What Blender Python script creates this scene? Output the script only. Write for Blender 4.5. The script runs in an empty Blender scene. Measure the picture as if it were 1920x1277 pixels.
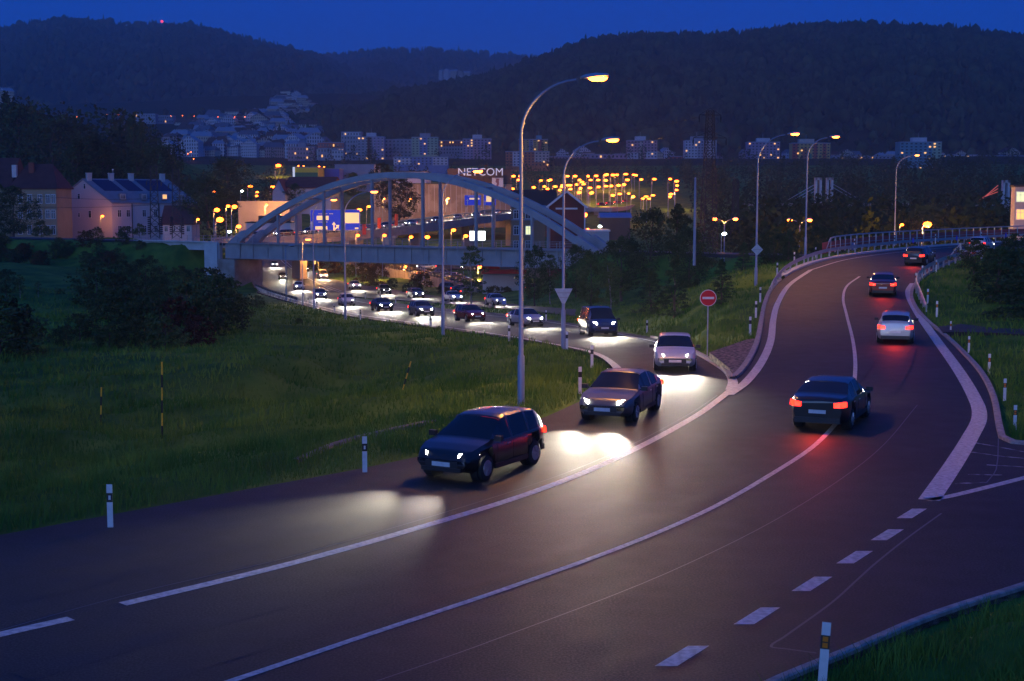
import bpy, bmesh, math, random
import numpy as np
from mathutils import Vector, Matrix, geometry
R = math.radians
random.seed(7); rng = np.random.default_rng(7)
sc = bpy.context.scene
C = sc.collection

# ------------------------------------------------------------ camera
F = 2667.0; CX, CY = 960.0, 638.5; HZ = 376.0; EYE = 7.0
TH = math.atan((CY-HZ)/F)
cam = bpy.data.cameras.new('camera'); camo = bpy.data.objects.new('camera', cam); C.objects.link(camo)
camo.location = (0, 0, EYE); camo.rotation_euler = (R(90)-TH, 0, 0)
cam.sensor_width = 36; cam.lens = 36*F/1920; cam.clip_start = .5; cam.clip_end = 30000
sc.camera = camo

# ------------------------------------------------------------ dusk sky and the last light of it
SUN_EL, SUN_ROT = R(-1), R(0)
w = bpy.data.worlds.new("World"); sc.world = w; w.use_nodes = True
nt = w.node_tree; bg = nt.nodes['Background']
sky = nt.nodes.new('ShaderNodeTexSky'); sky.sky_type = 'NISHITA'; sky.sun_disc = False
sky.sun_elevation = SUN_EL; sky.sun_rotation = SUN_ROT; sky.ozone_density = 10; sky.dust_density = .3
tint = nt.nodes.new('ShaderNodeMix'); tint.data_type = 'RGBA'; tint.blend_type = 'MULTIPLY'; tint.inputs[0].default_value = 1
nt.links.new(sky.outputs[0], tint.inputs[6]); tint.inputs[7].default_value = (.15, 2.5, 4.2, 1)
lift = nt.nodes.new('ShaderNodeMix'); lift.data_type = 'RGBA'; lift.blend_type = 'ADD'; lift.inputs[0].default_value = 1
nt.links.new(tint.outputs[2], lift.inputs[6]); lift.inputs[7].default_value = (.0, .56, 3.4, 1)
nt.links.new(lift.outputs[2], bg.inputs[0]); bg.inputs[1].default_value = .1
sl = bpy.data.lights.new('sun', 'SUN'); sl.energy = 1.0; sl.angle = R(40); sl.color = (.26, .46, 1)
slo = bpy.data.objects.new('sun', sl); C.objects.link(slo); slo.rotation_euler = (R(80), 0, R(-22))
sc.view_settings.view_transform = 'Standard'; sc.view_settings.look = 'None'
sc.view_settings.exposure = 0; sc.view_settings.gamma = 1
sc.cycles.use_denoising = True; sc.cycles.max_bounces = 5; sc.cycles.diffuse_bounces = 2; sc.cycles.glossy_bounces = 2
sc.cycles.transmission_bounces = 2; sc.cycles.transparent_max_bounces = 4; sc.cycles.volume_bounces = 0
sc.cycles.use_light_tree = True; sc.cycles.sample_clamp_indirect = 2.0; sc.cycles.caustics_reflective = False
sc.cycles.volume_max_steps = 64

# ------------------------------------------------------------ projection of photograph pixels into the place
def ray(px, py):
    a = px-CX; b = CY-py
    return Vector((a, F*math.cos(TH)+b*math.sin(TH), -F*math.sin(TH)+b*math.cos(TH)))
def at(px, py, d):
    r = ray(px, py); t = d/r.y
    return Vector((r.x*t, d, EYE+r.z*t))
def sstep(a, b, x):
    t = min(1, max(0, (x-a)/(b-a))); return t*t*(3-2*t)
def zA(d): return 1.9*sstep(76, 132, d)
_bx = [0, 56, 76, 104, 128, 180, 250, 320, 1e5]; _bz = [0, 0, -.84, -2.6, -3.8, -6.3, -9.0, -9.6, -9.6]
def zB(d): return float(np.interp(d, _bx, _bz))
def zero(d): return 0.0
def gp(px, py, zf=zA, lift=0.0):
    if not callable(zf):
        c = float(zf); zf = lambda d: c
    r = ray(px, py); lo, hi = 4.0, 3000.0
    s = r.z/r.y
    for _ in range(60):
        m = (lo+hi)/2
        if EYE+s*m-zf(m) > 0: lo = m
        else: hi = m
    d = (lo+hi)/2
    return Vector((r.x/r.y*d, d, zf(d)+lift))

# ------------------------------------------------------------ materials
MATS = {}
def mat(name, col, rough=.7, metal=0, emit=None, es=0, noise=None, bump=0, bscale=30, objcol=False, coat=0, spec=None):
    if name in MATS: return MATS[name]
    m = bpy.data.materials.new(name); m.use_nodes = True; n = m.node_tree; b = n.nodes['Principled BSDF']
    b.inputs['Base Color'].default_value = (*col, 1); b.inputs['Roughness'].default_value = rough
    b.inputs['Metallic'].default_value = metal
    if coat: b.inputs['Coat Weight'].default_value = coat; b.inputs['Coat Roughness'].default_value = .08
    if spec is not None: b.inputs['Specular IOR Level'].default_value = spec
    if objcol:
        oi = n.nodes.new('ShaderNodeObjectInfo'); n.links.new(oi.outputs['Color'], b.inputs['Base Color'])
    if noise:
        col2, scale, lo, hi = noise
        tc = n.nodes.new('ShaderNodeTexCoord'); nz = n.nodes.new('ShaderNodeTexNoise'); nz.inputs['Scale'].default_value = scale
        nz.inputs['Detail'].default_value = 6
        n.links.new(tc.outputs['Object'], nz.inputs['Vector'])
        rp = n.nodes.new('ShaderNodeValToRGB'); rp.color_ramp.elements[0].position = lo; rp.color_ramp.elements[1].position = hi
        rp.color_ramp.elements[0].color = (*col, 1); rp.color_ramp.elements[1].color = (*col2, 1)
        n.links.new(nz.outputs[0], rp.inputs[0]); n.links.new(rp.outputs[0], b.inputs['Base Color'])
    if bump:
        tc = n.nodes.new('ShaderNodeTexCoord'); nz = n.nodes.new('ShaderNodeTexNoise'); nz.inputs['Scale'].default_value = bscale
        nz.inputs['Detail'].default_value = 5; n.links.new(tc.outputs['Object'], nz.inputs['Vector'])
        bp = n.nodes.new('ShaderNodeBump'); bp.inputs['Strength'].default_value = bump; bp.inputs['Distance'].default_value = .02
        n.links.new(nz.outputs[0], bp.inputs['Height']); n.links.new(bp.outputs[0], b.inputs['Normal'])
    if emit:
        b.inputs['Emission Color'].default_value = (*emit, 1); b.inputs['Emission Strength'].default_value = es
    MATS[name] = m; return m

def asphalt_mat(nm='asphalt', g=1.0, lo=.56, hi=.80):
    m = bpy.data.materials.new(nm); m.use_nodes = True; n = m.node_tree; b = n.nodes['Principled BSDF']; L = n.links
    tc = n.nodes.new('ShaderNodeTexCoord')
    def nz(scale, det=4):
        t = n.nodes.new('ShaderNodeTexNoise'); t.inputs['Scale'].default_value = scale; t.inputs['Detail'].default_value = det
        L.new(tc.outputs['Object'], t.inputs['Vector']); return t
    big, fine, mid = nz(.16, 5), nz(24, 3), nz(1.3, 7)
    r1 = n.nodes.new('ShaderNodeValToRGB'); r1.color_ramp.elements[0].color = (.022*g, .020*g, .017*g, 1); r1.color_ramp.elements[1].color = (.044*g, .041*g, .036*g, 1)
    r1.color_ramp.elements[0].position = .35; r1.color_ramp.elements[1].position = .68
    L.new(big.outputs[0], r1.inputs[0])
    r2 = n.nodes.new('ShaderNodeValToRGB'); r2.color_ramp.elements[0].color = (.25, .25, .25, 1); r2.color_ramp.elements[1].color = (2.6, 2.5, 2.4, 1)
    r2.color_ramp.elements[0].position = .40; r2.color_ramp.elements[1].position = .72
    L.new(fine.outputs[0], r2.inputs[0])
    mx = n.nodes.new('ShaderNodeMix'); mx.data_type = 'RGBA'; mx.blend_type = 'MULTIPLY'; mx.inputs[0].default_value = 1
    L.new(r1.outputs[0], mx.inputs[6]); L.new(r2.outputs[0], mx.inputs[7])
    mx2 = n.nodes.new('ShaderNodeMix'); mx2.data_type = 'RGBA'; mx2.blend_type = 'MULTIPLY'; mx2.inputs[0].default_value = .6
    L.new(mx.outputs[2], mx2.inputs[6]); L.new(mid.outputs[0], mx2.inputs[7])
    L.new(mx2.outputs[2], b.inputs['Base Color'])
    rr = n.nodes.new('ShaderNodeMapRange'); rr.inputs[3].default_value = lo; rr.inputs[4].default_value = hi
    L.new(mid.outputs[0], rr.inputs[0]); L.new(rr.outputs[0], b.inputs['Roughness'])
    bp = n.nodes.new('ShaderNodeBump'); bp.inputs['Strength'].default_value = .5; bp.inputs['Distance'].default_value = .008
    L.new(fine.outputs[0], bp.inputs['Height']); L.new(bp.outputs[0], b.inputs['Normal'])
    return m
M_ASPH = asphalt_mat(); M_TRACK = asphalt_mat('worn_asphalt', .84, .54, .77)
M_PAINT = mat('road_paint', (.42, .40, .38), .7, noise=((.66, .64, .62), 9, .35, .6), bump=.3, bscale=60)
M_FADED = mat('faded_paint', (.09, .085, .085), .8, noise=((.42, .41, .40), 3.5, .45, .62))
M_TAR = mat('crack_sealant', (.10, .10, .115), .5)
M_KERB = mat('kerb_stone', (.26, .24, .22), .8, noise=((.42, .38, .35), 6, .35, .65), bump=.4, bscale=20)
M_GROUND = mat('grassland', (.045, .120, .020), .95, noise=((.13, .22, .035), .28, .38, .66), bump=1.0, bscale=5, spec=.1)
M_BLADE = mat('grass_blades', (.052, .15, .022), .8, noise=((.18, .28, .045), .32, .38, .66), spec=.15)
M_HILL = mat('hill_ground', (.030, .040, .022), 1, noise=((.05, .055, .03), .02, .35, .7), spec=.05)
M_CONC = mat('concrete', (.48, .47, .46), .85, noise=((.62, .61, .60), .6, .35, .7), bump=.3, bscale=6)
M_CONCD = mat('weathered_concrete', (.22, .17, .14), .85, noise=((.42, .36, .32), .5, .3, .7), bump=.3, bscale=6)
M_STEEL = mat('painted_steel', (.34, .30, .30), .6, metal=.1, noise=((.44, .40, .40), .5, .3, .7))
M_GALV = mat('galvanised_steel', (.42, .43, .45), .42, metal=.6, noise=((.55, .56, .58), 5, .3, .7))
M_POLE = mat('pole_paint', (.24, .30, .40), .5, metal=.2)
M_DARK = mat('dark_metal', (.03, .03, .035), .6)
M_WHITE = mat('white_plastic', (.74, .73, .72), .5, noise=((.62, .60, .58), 8, .4, .8))
M_BLACK = mat('black_plastic', (.02, .02, .022), .5)
M_ORANGE = mat('orange_reflector', (.80, .22, .02), .3)
M_RED = mat('sign_red', (.62, .015, .02), .4)
M_YEL = mat('yellow_paint', (.72, .46, .03), .5)
M_BLUE = mat('sign_blue', (.02, .05, .55), .45)
M_BARK = mat('bark', (.07, .05, .035), .9, noise=((.12, .09, .07), 4, .3, .7))
M_BIRCH = mat('birch_bark', (.28, .26, .24), .9, noise=((.10, .09, .08), 5, .5, .6))
M_WIN = mat('window_glass', (.03, .04, .06), .12)
M_FRAME = mat('window_frame', (.70, .70, .72), .5)
LAMPC = (1.0, .40, .06)
M_SOD = mat('sodium_lamp', (.1, .1, .1), .4, emit=(1, .16, .014), es=34)
M_SODF = mat('distant_sodium_lamp', (.1, .1, .1), .4, emit=(1, .11, .006), es=24)
M_COOL = mat('cool_lamp', (.1, .1, .1), .4, emit=(.75, 1, .9), es=25)
M_LITW = mat('lit_window', (.1, .1, .1), .4, emit=(1, .5, .14), es=1.6)
M_LITC = mat('lit_shop_window', (.1, .1, .1), .4, emit=(.9, .95, .5), es=1.2)
M_HEAD = mat('headlight_on', (.8, .8, .8), .1, emit=(1, .93, .80), es=60)
M_TAILL = mat('tail_light_on', (.5, .01, .01), .2, emit=(1, .02, .008), es=7)
M_TYRE = mat('tyre_rubber', (.02, .02, .02), .85)
M_RIM = mat('alloy_rim', (.45, .46, .48), .3, metal=.8)
M_CARP = mat('car_paint', (.3, .3, .3), .32, metal=.25, objcol=True, coat=.8)
M_GLASS = mat('car_glass', (.012, .014, .018), .06)

# ------------------------------------------------------------ mesh helpers and tags
class MB:
    def __init__(s): s.v = []; s.f = []; s.m = []
    def add(s, vs, fs, mi=0):
        o = len(s.v); s.v += [tuple(v) for v in vs]; s.f += [tuple(i+o for i in f) for f in fs]; s.m += [mi]*len(fs); return s
    def box(s, c, size, rz=0, mi=0, bev=0):
        x, y, z = size[0]/2, size[1]/2, size[2]/2; ca, sa = math.cos(rz), math.sin(rz)
        vs = []
        for sx, sy, sz in ((-1,-1,-1),(1,-1,-1),(1,1,-1),(-1,1,-1),(-1,-1,1),(1,-1,1),(1,1,1),(-1,1,1)):
            a, b = sx*x, sy*y; vs.append((c[0]+a*ca-b*sa, c[1]+a*sa+b*ca, c[2]+sz*z))
        return s.add(vs, [(0,3,2,1),(4,5,6,7),(0,1,5,4),(1,2,6,5),(2,3,7,6),(3,0,4,7)], mi)
    def bar(s, a, b, wd, hg, mi=0, up=Vector((0,0,1))):
        a, b = Vector(a), Vector(b); d = (b-a).normalized()
        if abs(d.dot(up)) > .98: up = Vector((0,1,0))
        sd = d.cross(up).normalized(); u = sd.cross(d)
        vs = [p+sd*(i*wd/2)+u*(j*hg/2) for p in (a, b) for i, j in ((-1,-1),(1,-1),(1,1),(-1,1))]
        return s.add(vs, [(0,3,2,1),(4,5,6,7),(0,1,5,4),(1,2,6,5),(2,3,7,6),(3,0,4,7)], mi)
    def tube(s, pts, rad, n=8, mi=0, cap=True):
        pts = [Vector(p) for p in pts]; rs = rad if isinstance(rad, (list, tuple)) else [rad]*len(pts)
        vs = []; fs = []; prev = None
        for i, p in enumerate(pts):
            d = (pts[min(i+1, len(pts)-1)]-pts[max(i-1, 0)]).normalized()
            r = prev if prev is not None else (Vector((1,0,0)) if abs(d.x) < .9 else Vector((0,1,0)))
            sd = (r-d*r.dot(d)).normalized(); prev = sd; u = d.cross(sd)
            for k in range(n):
                a = 2*math.pi*k/n; vs.append(p+(sd*math.cos(a)+u*math.sin(a))*rs[i])
        for i in range(len(pts)-1):
            for k in range(n): fs.append((i*n+k, i*n+(k+1)%n, (i+1)*n+(k+1)%n, (i+1)*n+k))
        if cap: fs.append(tuple(range(n))[::-1]); fs.append(tuple((len(pts)-1)*n+k for k in range(n)))
        return s.add(vs, fs, mi)
    def prism(s, poly, axis_o, ex, ey, n, t, mi=0):
        # polygon in plane (ex, ey) at axis_o extruded t along n
        o = Vector(axis_o); k = len(poly)
        vs = [o+ex*p[0]+ey*p[1] for p in poly]+[o+ex*p[0]+ey*p[1]+n*t for p in poly]
        fs = [tuple(range(k))[::-1], tuple(range(k, 2*k))]+[(i, (i+1)%k, k+(i+1)%k, k+i) for i in range(k)]
        return s.add(vs, fs, mi)
    def mesh(s, name, mats, smooth=False):
        me = bpy.data.meshes.new(name); me.from_pydata(s.v, [], s.f)
        for m in (mats if isinstance(mats, (list, tuple)) else [mats]): me.materials.append(m)
        if any(s.m): me.polygons.foreach_set('material_index', s.m)
        if smooth:
            me.polygons.foreach_set('use_smooth', [True]*len(s.f))
            try: me.set_sharp_from_angle(angle=R(40))
            except Exception: pass
        me.update(); return me
    def build(s, name, mats, parent=None, smooth=False):
        return link(name, s.mesh(name, mats, smooth), parent)
def link(name, data, parent=None, loc=None, rz=None):
    o = bpy.data.objects.new(name, data); C.objects.link(o)
    if parent is not None: o.parent = parent
    if loc is not None: o.location = loc
    if rz is not None: o.rotation_euler.z = rz
    return o
def tag(o, label=None, cat=None, group=None, kind=None):
    if label: o['label'] = label
    if cat: o['category'] = cat
    if group: o['group'] = group
    if kind: o['kind'] = kind
    return o
def empty(name, loc, rz=0, label=None, cat=None, group=None):
    o = link(name, None, None, loc, rz); o.empty_display_size = .3
    return tag(o, label, cat, group)
def copy_tree(o, parent=None):
    c = o.copy(); C.objects.link(c)
    if parent is not None: c.parent = parent
    for ch in list(o.children): copy_tree(ch, c)
    return c
def npmesh(name, v, quads=None, tris=None, mats=None, smooth=False, mi=None):
    me = bpy.data.meshes.new(name); v = np.asarray(v, dtype=np.float32)
    fs = []
    me.vertices.add(len(v)); me.vertices.foreach_set('co', v.ravel())
    nq = 0 if quads is None else len(quads); ntr = 0 if tris is None else len(tris)
    idx = np.concatenate([np.asarray(a, dtype=np.int32).ravel() for a in (quads, tris) if a is not None and len(a)])
    me.loops.add(len(idx)); me.loops.foreach_set('vertex_index', idx)
    me.polygons.add(nq+ntr)
    st = np.concatenate([np.arange(nq)*4, nq*4+np.arange(ntr)*3]).astype(np.int32)
    me.polygons.foreach_set('loop_start', st)
    me.polygons.foreach_set('loop_total', np.array([4]*nq+[3]*ntr, dtype=np.int32))
    for m in (mats if isinstance(mats, (list, tuple)) else [mats]): me.materials.append(m)
    if mi is not None: me.polygons.foreach_set('material_index', np.asarray(mi, dtype=np.int32))
    if smooth: me.polygons.foreach_set('use_smooth', np.ones(nq+ntr, dtype=bool))
    me.update(calc_edges=True); me.validate(); return me
def resample(pts, step):
    out = [Vector(pts[0])]
    for a, b in zip(pts[:-1], pts[1:]):
        a, b = Vector(a), Vector(b); n = max(1, int((b-a).length/step))
        out += [a.lerp(b, (i+1)/n) for i in range(n)]
    return out
def smooth_poly(pts, n=6):
    P = [Vector(p) for p in pts]; out = []
    for i in range(len(P)-1):
        p0, p1, p2, p3 = P[max(i-1, 0)], P[i], P[i+1], P[min(i+2, len(P)-1)]
        l = (p2-p1).length; 
        m1 = (p2-p0)*(l/max(1e-6, (p2-p1).length+(p1-p0).length)); m2 = (p3-p1)*(l/max(1e-6, (p3-p2).length+(p2-p1).length))
        for k in range(n):
            t = k/n; t2, t3 = t*t, t**3
            out.append(p1*(2*t3-3*t2+1)+m1*(t3-2*t2+t)+p2*(-2*t3+3*t2)+m2*(t3-t2))
    out.append(P[-1]); return out
def curve_px(pxs, zf, lift=0, n=6):
    return smooth_poly([gp(x, y, zf, lift) for x, y in pxs], n)
def region(name, poly, zf, m, step=2.0, skirt=.5, lift=0):
    poly = [Vector((p[0], p[1])) for p in poly]; xs = [p.x for p in poly]; ys = [p.y for p in poly]
    pts = list(poly); n = len(poly)
    arr = np.array([(p.x, p.y) for p in poly])
    gx, gy = [], []
    y = min(ys)
    cand = []
    while y < max(ys):
        st = max(step, y*.03); x = min(xs)
        while x < max(xs): cand.append((x+random.uniform(-.2, .2)*st, y+random.uniform(-.2, .2)*st)); x += st
        y += st
    cand = np.array(cand); keep = inside(cand, arr) & (polydist(cand, arr) > step*.35)
    pts += [Vector(p) for p in cand[keep]]
    r = geometry.delaunay_2d_cdt(pts, [(i, (i+1) % n) for i in range(n)], [], 1, 1e-4)
    vs = [(v.x, v.y, zf(v.y)+lift) for v in r[0]]; fs = [tuple(f) for f in r[2]]
    mb = MB(); mb.add(vs, fs)
    for i in range(n):
        a, b = poly[i], poly[(i+1) % n]; za, zb = zf(a.y)+lift, zf(b.y)+lift
        mb.add([(a.x, a.y, za), (b.x, b.y, zb), (b.x, b.y, zb-skirt), (a.x, a.y, za-skirt)], [(0, 1, 2, 3)])
    return tag(mb.build(name, m), kind='structure')
def inside(p, poly):
    x, y = p[:, 0], p[:, 1]; r = np.zeros(len(p), bool); j = len(poly)-1
    for i in range(len(poly)):
        xi, yi = poly[i]; xj, yj = poly[j]
        if yi != yj:
            c = ((yi > y) != (yj > y)) & (x < (xj-xi)*(y-yi)/(yj-yi)+xi); r ^= c
        j = i
    return r
def polydist(p, poly, closed=True):
    d = np.full(len(p), 1e9); n = len(poly)
    for i in range(n if closed else n-1):
        a = poly[i]; b = poly[(i+1) % n]; ab = b-a; L = max(1e-9, (ab**2).sum())
        t = np.clip(((p-a)@ab)/L, 0, 1); q = a+t[:, None]*ab; d = np.minimum(d, np.hypot(*(p-q).T))
    return d
def stripe(mb, pts, wd, lift=.005, w2=None):
    pts = [Vector((p[0], p[1], p[2]+.03*sstep(42, 62, p[1]))) for p in pts]
    pts = [Vector(p) for p in pts]; vs = []; n = len(pts)
    for i, p in enumerate(pts):
        d = pts[min(i+1, n-1)]-pts[max(i-1, 0)]; s = Vector((-d.y, d.x, 0)).normalized()
        ww = wd if w2 is None else wd+(w2-wd)*i/(n-1)
        vs += [p+s*ww/2+Vector((0, 0, lift)), p-s*ww/2+Vector((0, 0, lift))]
    mb.add(vs, [(2*i, 2*i+1, 2*i+3, 2*i+2) for i in range(n-1)])

# ------------------------------------------------------------ roads (outlines on the ground)
S_PX = [(-1500,1680),(-500,1340),(0,1210),(135,1172),(230,1143),(400,1098),(560,1057),(750,1003),(990,930),(1150,867),(1300,786),(1362,744),(1378,712)]
S = curve_px(S_PX, zero)
B_IN = curve_px([(-1500,1310),(-500,1095),(0,1003),(208,965),(450,920),(684,877),(850,840),(960,806),(1060,765),(1125,732),(1152,705),(1136,675),(1080,655),(960,634),(850,619),(750,606),(650,592),(580,575),(525,561),(482,548)], zB)
B_OUT = curve_px([(1378,712),(1360,690),(1325,670),(1290,653),(1240,636),(1150,620),(1060,604),(960,590),(862,581),(760,570),(700,563),(655,556)], zB)
C_LO = curve_px([(655,556),(750,563),(850,571),(970,581),(1080,592)], zB)
C_UP = curve_px([(1080,580),(970,571),(870,562),(760,547),(640,527),(590,510),(556,492),(545,478)], zB)
B_END = [gp(500, 478, zB), gp(478, 500, zB), gp(468, 525, zB)]
poly_B = S[:-1]+B_OUT[:-1]+C_LO+C_UP+B_END+B_IN[::-1]
A_L = curve_px([(1378,712),(1393,700),(1412,672),(1425,640),(1432,600),(1438,570),(1452,540),(1485,512),(1535,492),(1600,479),(1700,467),(1800,459),(1900,453),(2050,447)], zA)
A_R = curve_px([(2050,457),(1900,468),(1840,476),(1795,486),(1745,508),(1716,530),(1706,552),(1714,577),(1737,604),(1765,627),(1800,660),(1835,700),(1857,745),(1867,800),(1872,822)], zA)
A_SIDE = [gp(1895,832), gp(1960,838), gp(2200,846), gp(2200,1008)]
A_BR = curve_px([(2200,1008),(2050,1062),(1920,1106),(1750,1162),(1600,1227),(1470,1281),(1360,1335)], zA)
poly_A = S[:-1]+A_L[:-1]+A_R+A_SIDE[:-1]+A_BR+[gp(1250,1500), gp(-800,1760), gp(-1500,1760)]
def arr2(p): return np.array([(v.x, v.y) for v in p])
PA, PB = arr2(poly_A), arr2(poly_B)
region('main_road', poly_A, zA, M_ASPH, 1.6)
region('side_road', poly_B, zB, M_ASPH, 1.6)

# ------------------------------------------------------------ terrain sheet
RAIL_A, RAIL_B = Vector((-50, 257, -.6)), Vector((12, 216, -.6))
rd = (RAIL_B-RAIL_A).normalized(); rn = Vector((-rd.y, rd.x, 0))          # rn points away from the camera
ctl = []
for line, zf in ((B_IN, zB), (B_OUT, zB), (C_LO, zB), (C_UP, zB), (A_L, zA), (A_R, zA), (A_BR, zA), (A_SIDE, zA), (S, zero)):
    for p in resample(line, max(2.0, 2.0)): ctl.append((p.x, p.y, zf(p.y)-.07))
def cp(*L):
    for px, py, z in L:
        p = gp(px, py, z); ctl.append((p.x, p.y, z))
cp((-300,960,-1.6),(-300,800,-2.4),(0,930,-1.2),(100,850,-1.9),(300,860,-1.7),(480,850,-1.5),(305,815,-2.2),(190,793,-2.2),(650,825,-1.3),(0,780,-2.2),
   (0,650,-2.2),(250,700,-2.0),(420,690,-1.5),(500,670,-1.7),(350,700,-1.6),(620,740,-3.2),(740,745,-3.3),(690,790,-3.0),(660,700,-2.9),(560,770,-2.9),(800,700,-1.9),(900,730,-1.0),(850,800,-.75),(960,700,-.8),(1050,700,-.5),
   (850,650,-2.3),(720,650,-3.1),(620,630,-3.5),(520,600,-3.6),(450,640,-2.5),(300,600,-2.4),(100,600,-2.6),(420,580,-3.9),(0,540,-3.4),(200,540,-3.6),(-300,600,-2.6),
   (600,600,-4.0),(540,580,-5.2),(1380,560,-.2),(1417,552,-.2),(1330,645,-.1),(1370,600,.1),(1250,610,-1.0),(1200,585,-2.2),(1100,575,-4.0),(1300,550,-1.8),(1200,540,-4.0),
   (1420,505,-.4),(1350,520,-2.5),(1780,560,.4),(1900,560,.3),(1900,600,-.1),(1850,640,-.1),(1900,740,.1),(1960,800,.05),(2200,700,.2),(2300,560,.2),
   (1900,1180,.35),(1720,1240,.25),(2100,1120,.5),(2200,1200,.7),(1850,1330,.5))
for t in (-7, -4.5, -2, 0):
    for o in (-2.2, -4.5, -8, -12):
        q = RAIL_A+rd*t+rn*o; ctl.append((q.x, q.y, -8.9 if t > -7 else -7.5))
for t in np.linspace(-260, -12, 40):
    c = RAIL_A+rd*t
    for o, z in ((-2.8, -.85), (0, -.8), (3.2, -.85), (-9, -4.2), (-14, -5.2 if t > -60 else -3.8), (12, -3.0)):
        p = c+rn*o; ctl.append((p.x, p.y, z))
for t in np.linspace(78, 300, 20):
    c = RAIL_A+rd*t
    for o, z in ((-3, -.85), (3, -.85), (-10, -5), (10, -5)):
        p = c+rn*o
        if p.y > 150: ctl.append((p.x, p.y, z))
for u, prof in ((-1.0, [(100,-2.5),(350,-2),(450,2),(600,22),(800,42),(1500,90),(3500,120)]),
                (-.36, [(350,-2),(430,1),(600,26),(750,42),(1500,80),(2000,120),(3500,160)]),
                (-.28, [(350,-2),(430,1),(600,24),(750,34),(1300,45),(2000,110),(2600,175),(3500,190)]),
                (-.20, [(310,-7),(400,-7),(500,-3),(600,2),(800,12),(1000,22),(1300,40),(1500,52),(2000,109),(2600,190),(3500,210)]),
                (-.13, [(290,-9.6),(400,-9.5),(500,-6),(600,0),(800,10),(1000,20),(1300,42),(2000,109),(2600,195),(3500,210)]),
                (-.05, [(270,-9.6),(330,-9.6),(400,-9.5),(500,-5),(600,0),(800,10),(1000,20),(1300,44),(2000,60),(3500,60)]),
                (.04, [(240,-9.3),(330,-9.6),(400,-9),(500,-5),(600,0),(800,10),(1000,20),(1300,44),(2000,60),(3500,60)]),
                (.13, [(180,-6),(240,-6.5),(400,-7),(500,-5),(600,0),(800,10),(1000,20),(1300,44),(2000,60),(3500,60)]),
                (.22, [(190,-5),(240,-6),(400,-6),(700,5),(1000,22),(1300,44),(3500,60)]),
                (.34, [(200,-5),(260,-6),(400,-5),(700,6),(1000,24),(1300,46),(3500,60)]),
                (1.0, [(60,.5),(150,0),(300,-4),(700,8),(1300,46),(3500,60)])):
    for d, z in prof: ctl.append((u*d, d, z))
ctl = np.array(ctl); CU = np.stack([ctl[:, 0]/ctl[:, 1], np.log(ctl[:, 1])], 1)
def terr(P):
    P = np.atleast_2d(np.asarray(P, float)); q = np.stack([P[:, 0]/P[:, 1], np.log(P[:, 1])], 1); out = np.zeros(len(P))
    for i in range(0, len(P), 4000):
        a = q[i:i+4000]
        d2 = ((a[:, None, :]-CU[None])**2).sum(2)+1e-7; wt = d2**-1.6
        out[i:i+4000] = (wt*ctl[None, :, 2]).sum(1)/wt.sum(1)
    return out
RAILCLR = None
def wob(x, y):
    return (np.sin(x*.9+1.3*np.sin(y*.37))*np.cos(y*.8+np.sin(x*.5))*.07+np.sin(x*.23+y*.11)*.12*np.cos(y*.19-x*.07)
            +np.sin(x*2.3+y*1.7)*np.sin(y*2.9-x*1.1)*.03)
def ground_z(P):
    P = np.atleast_2d(np.asarray(P, float)); z = terr(P)
    near = P[:, 1] < 420
    if near.any():
        Q = P[near]; ia, ib = inside(Q, PA), inside(Q, PB); dd = np.minimum(polydist(Q, PA), polydist(Q, PB))
        ins = ia | ib; zz = z[near]
        zr = np.where(ib, np.interp(Q[:, 1], _bx, _bz), 1.9*np.clip((Q[:, 1]-76)/56, 0, 1)**2*(3-2*np.clip((Q[:, 1]-76)/56, 0, 1)))
        zz = np.where(ins, np.minimum(zz, zr)-.3, zz+wob(Q[:, 0], Q[:, 1])*np.clip((dd-.6)/4, 0, 1)*1.6)
        z[near] = zz
    return z
def gz(x, y): return float(ground_z([(x, y)])[0])
ds = [6.0]
while ds[-1] < 4200: ds.append(ds[-1]*(1.0085 if ds[-1] < 330 else 1.025))
us = np.concatenate([np.linspace(-1.6, -.46, 26)[:-1], np.linspace(-.46, .46, 330), np.linspace(.46, 1.6, 26)[1:]])
DD, UU = np.meshgrid(np.array(ds), us, indexing='ij')
PX = np.stack([(UU*DD).ravel(), DD.ravel()], 1); PZ = ground_z(PX)
nr, nc = DD.shape; ii = np.arange(nr*nc).reshape(nr, nc)
qd = np.stack([ii[:-1, :-1], ii[:-1, 1:], ii[1:, 1:], ii[1:, :-1]], -1).reshape(-1, 4)
far_ = DD[:-1, :-1].ravel() > 1150
for nm_, sel_, mt_ in (('ground', ~far_, M_GROUND), ('far_ground', far_, M_HILL)):
    uq, inv = np.unique(qd[sel_], return_inverse=True)
    tag(link(nm_, npmesh(nm_, np.column_stack([PX, PZ])[uq], quads=inv.reshape(-1, 4), mats=mt_, smooth=True)), kind='structure')
def grp(px, py):
    """ground point seen at a pixel"""
    r = ray(px, py); s = r.z/r.y; u = r.x/r.y; d = np.exp(np.linspace(math.log(12), math.log(3500), 900))
    z = ground_z(np.column_stack([u*d, d])); e = EYE+s*d-z; k = np.argmax(e < 0)
    if not (e < 0).any(): k = len(d)-1
    return Vector((u*d[k], d[k], z[k]))
# sheet behind the camera so that the ground goes on all round
mb = MB(); mb.add([(-400, -400, -.6), (400, -400, -.6), (400, 6.2, -.6), (-400, 6.2, -.6)], [(0, 1, 2, 3)])
tag(mb.build('ground_behind', M_GROUND), kind='structure')

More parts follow.
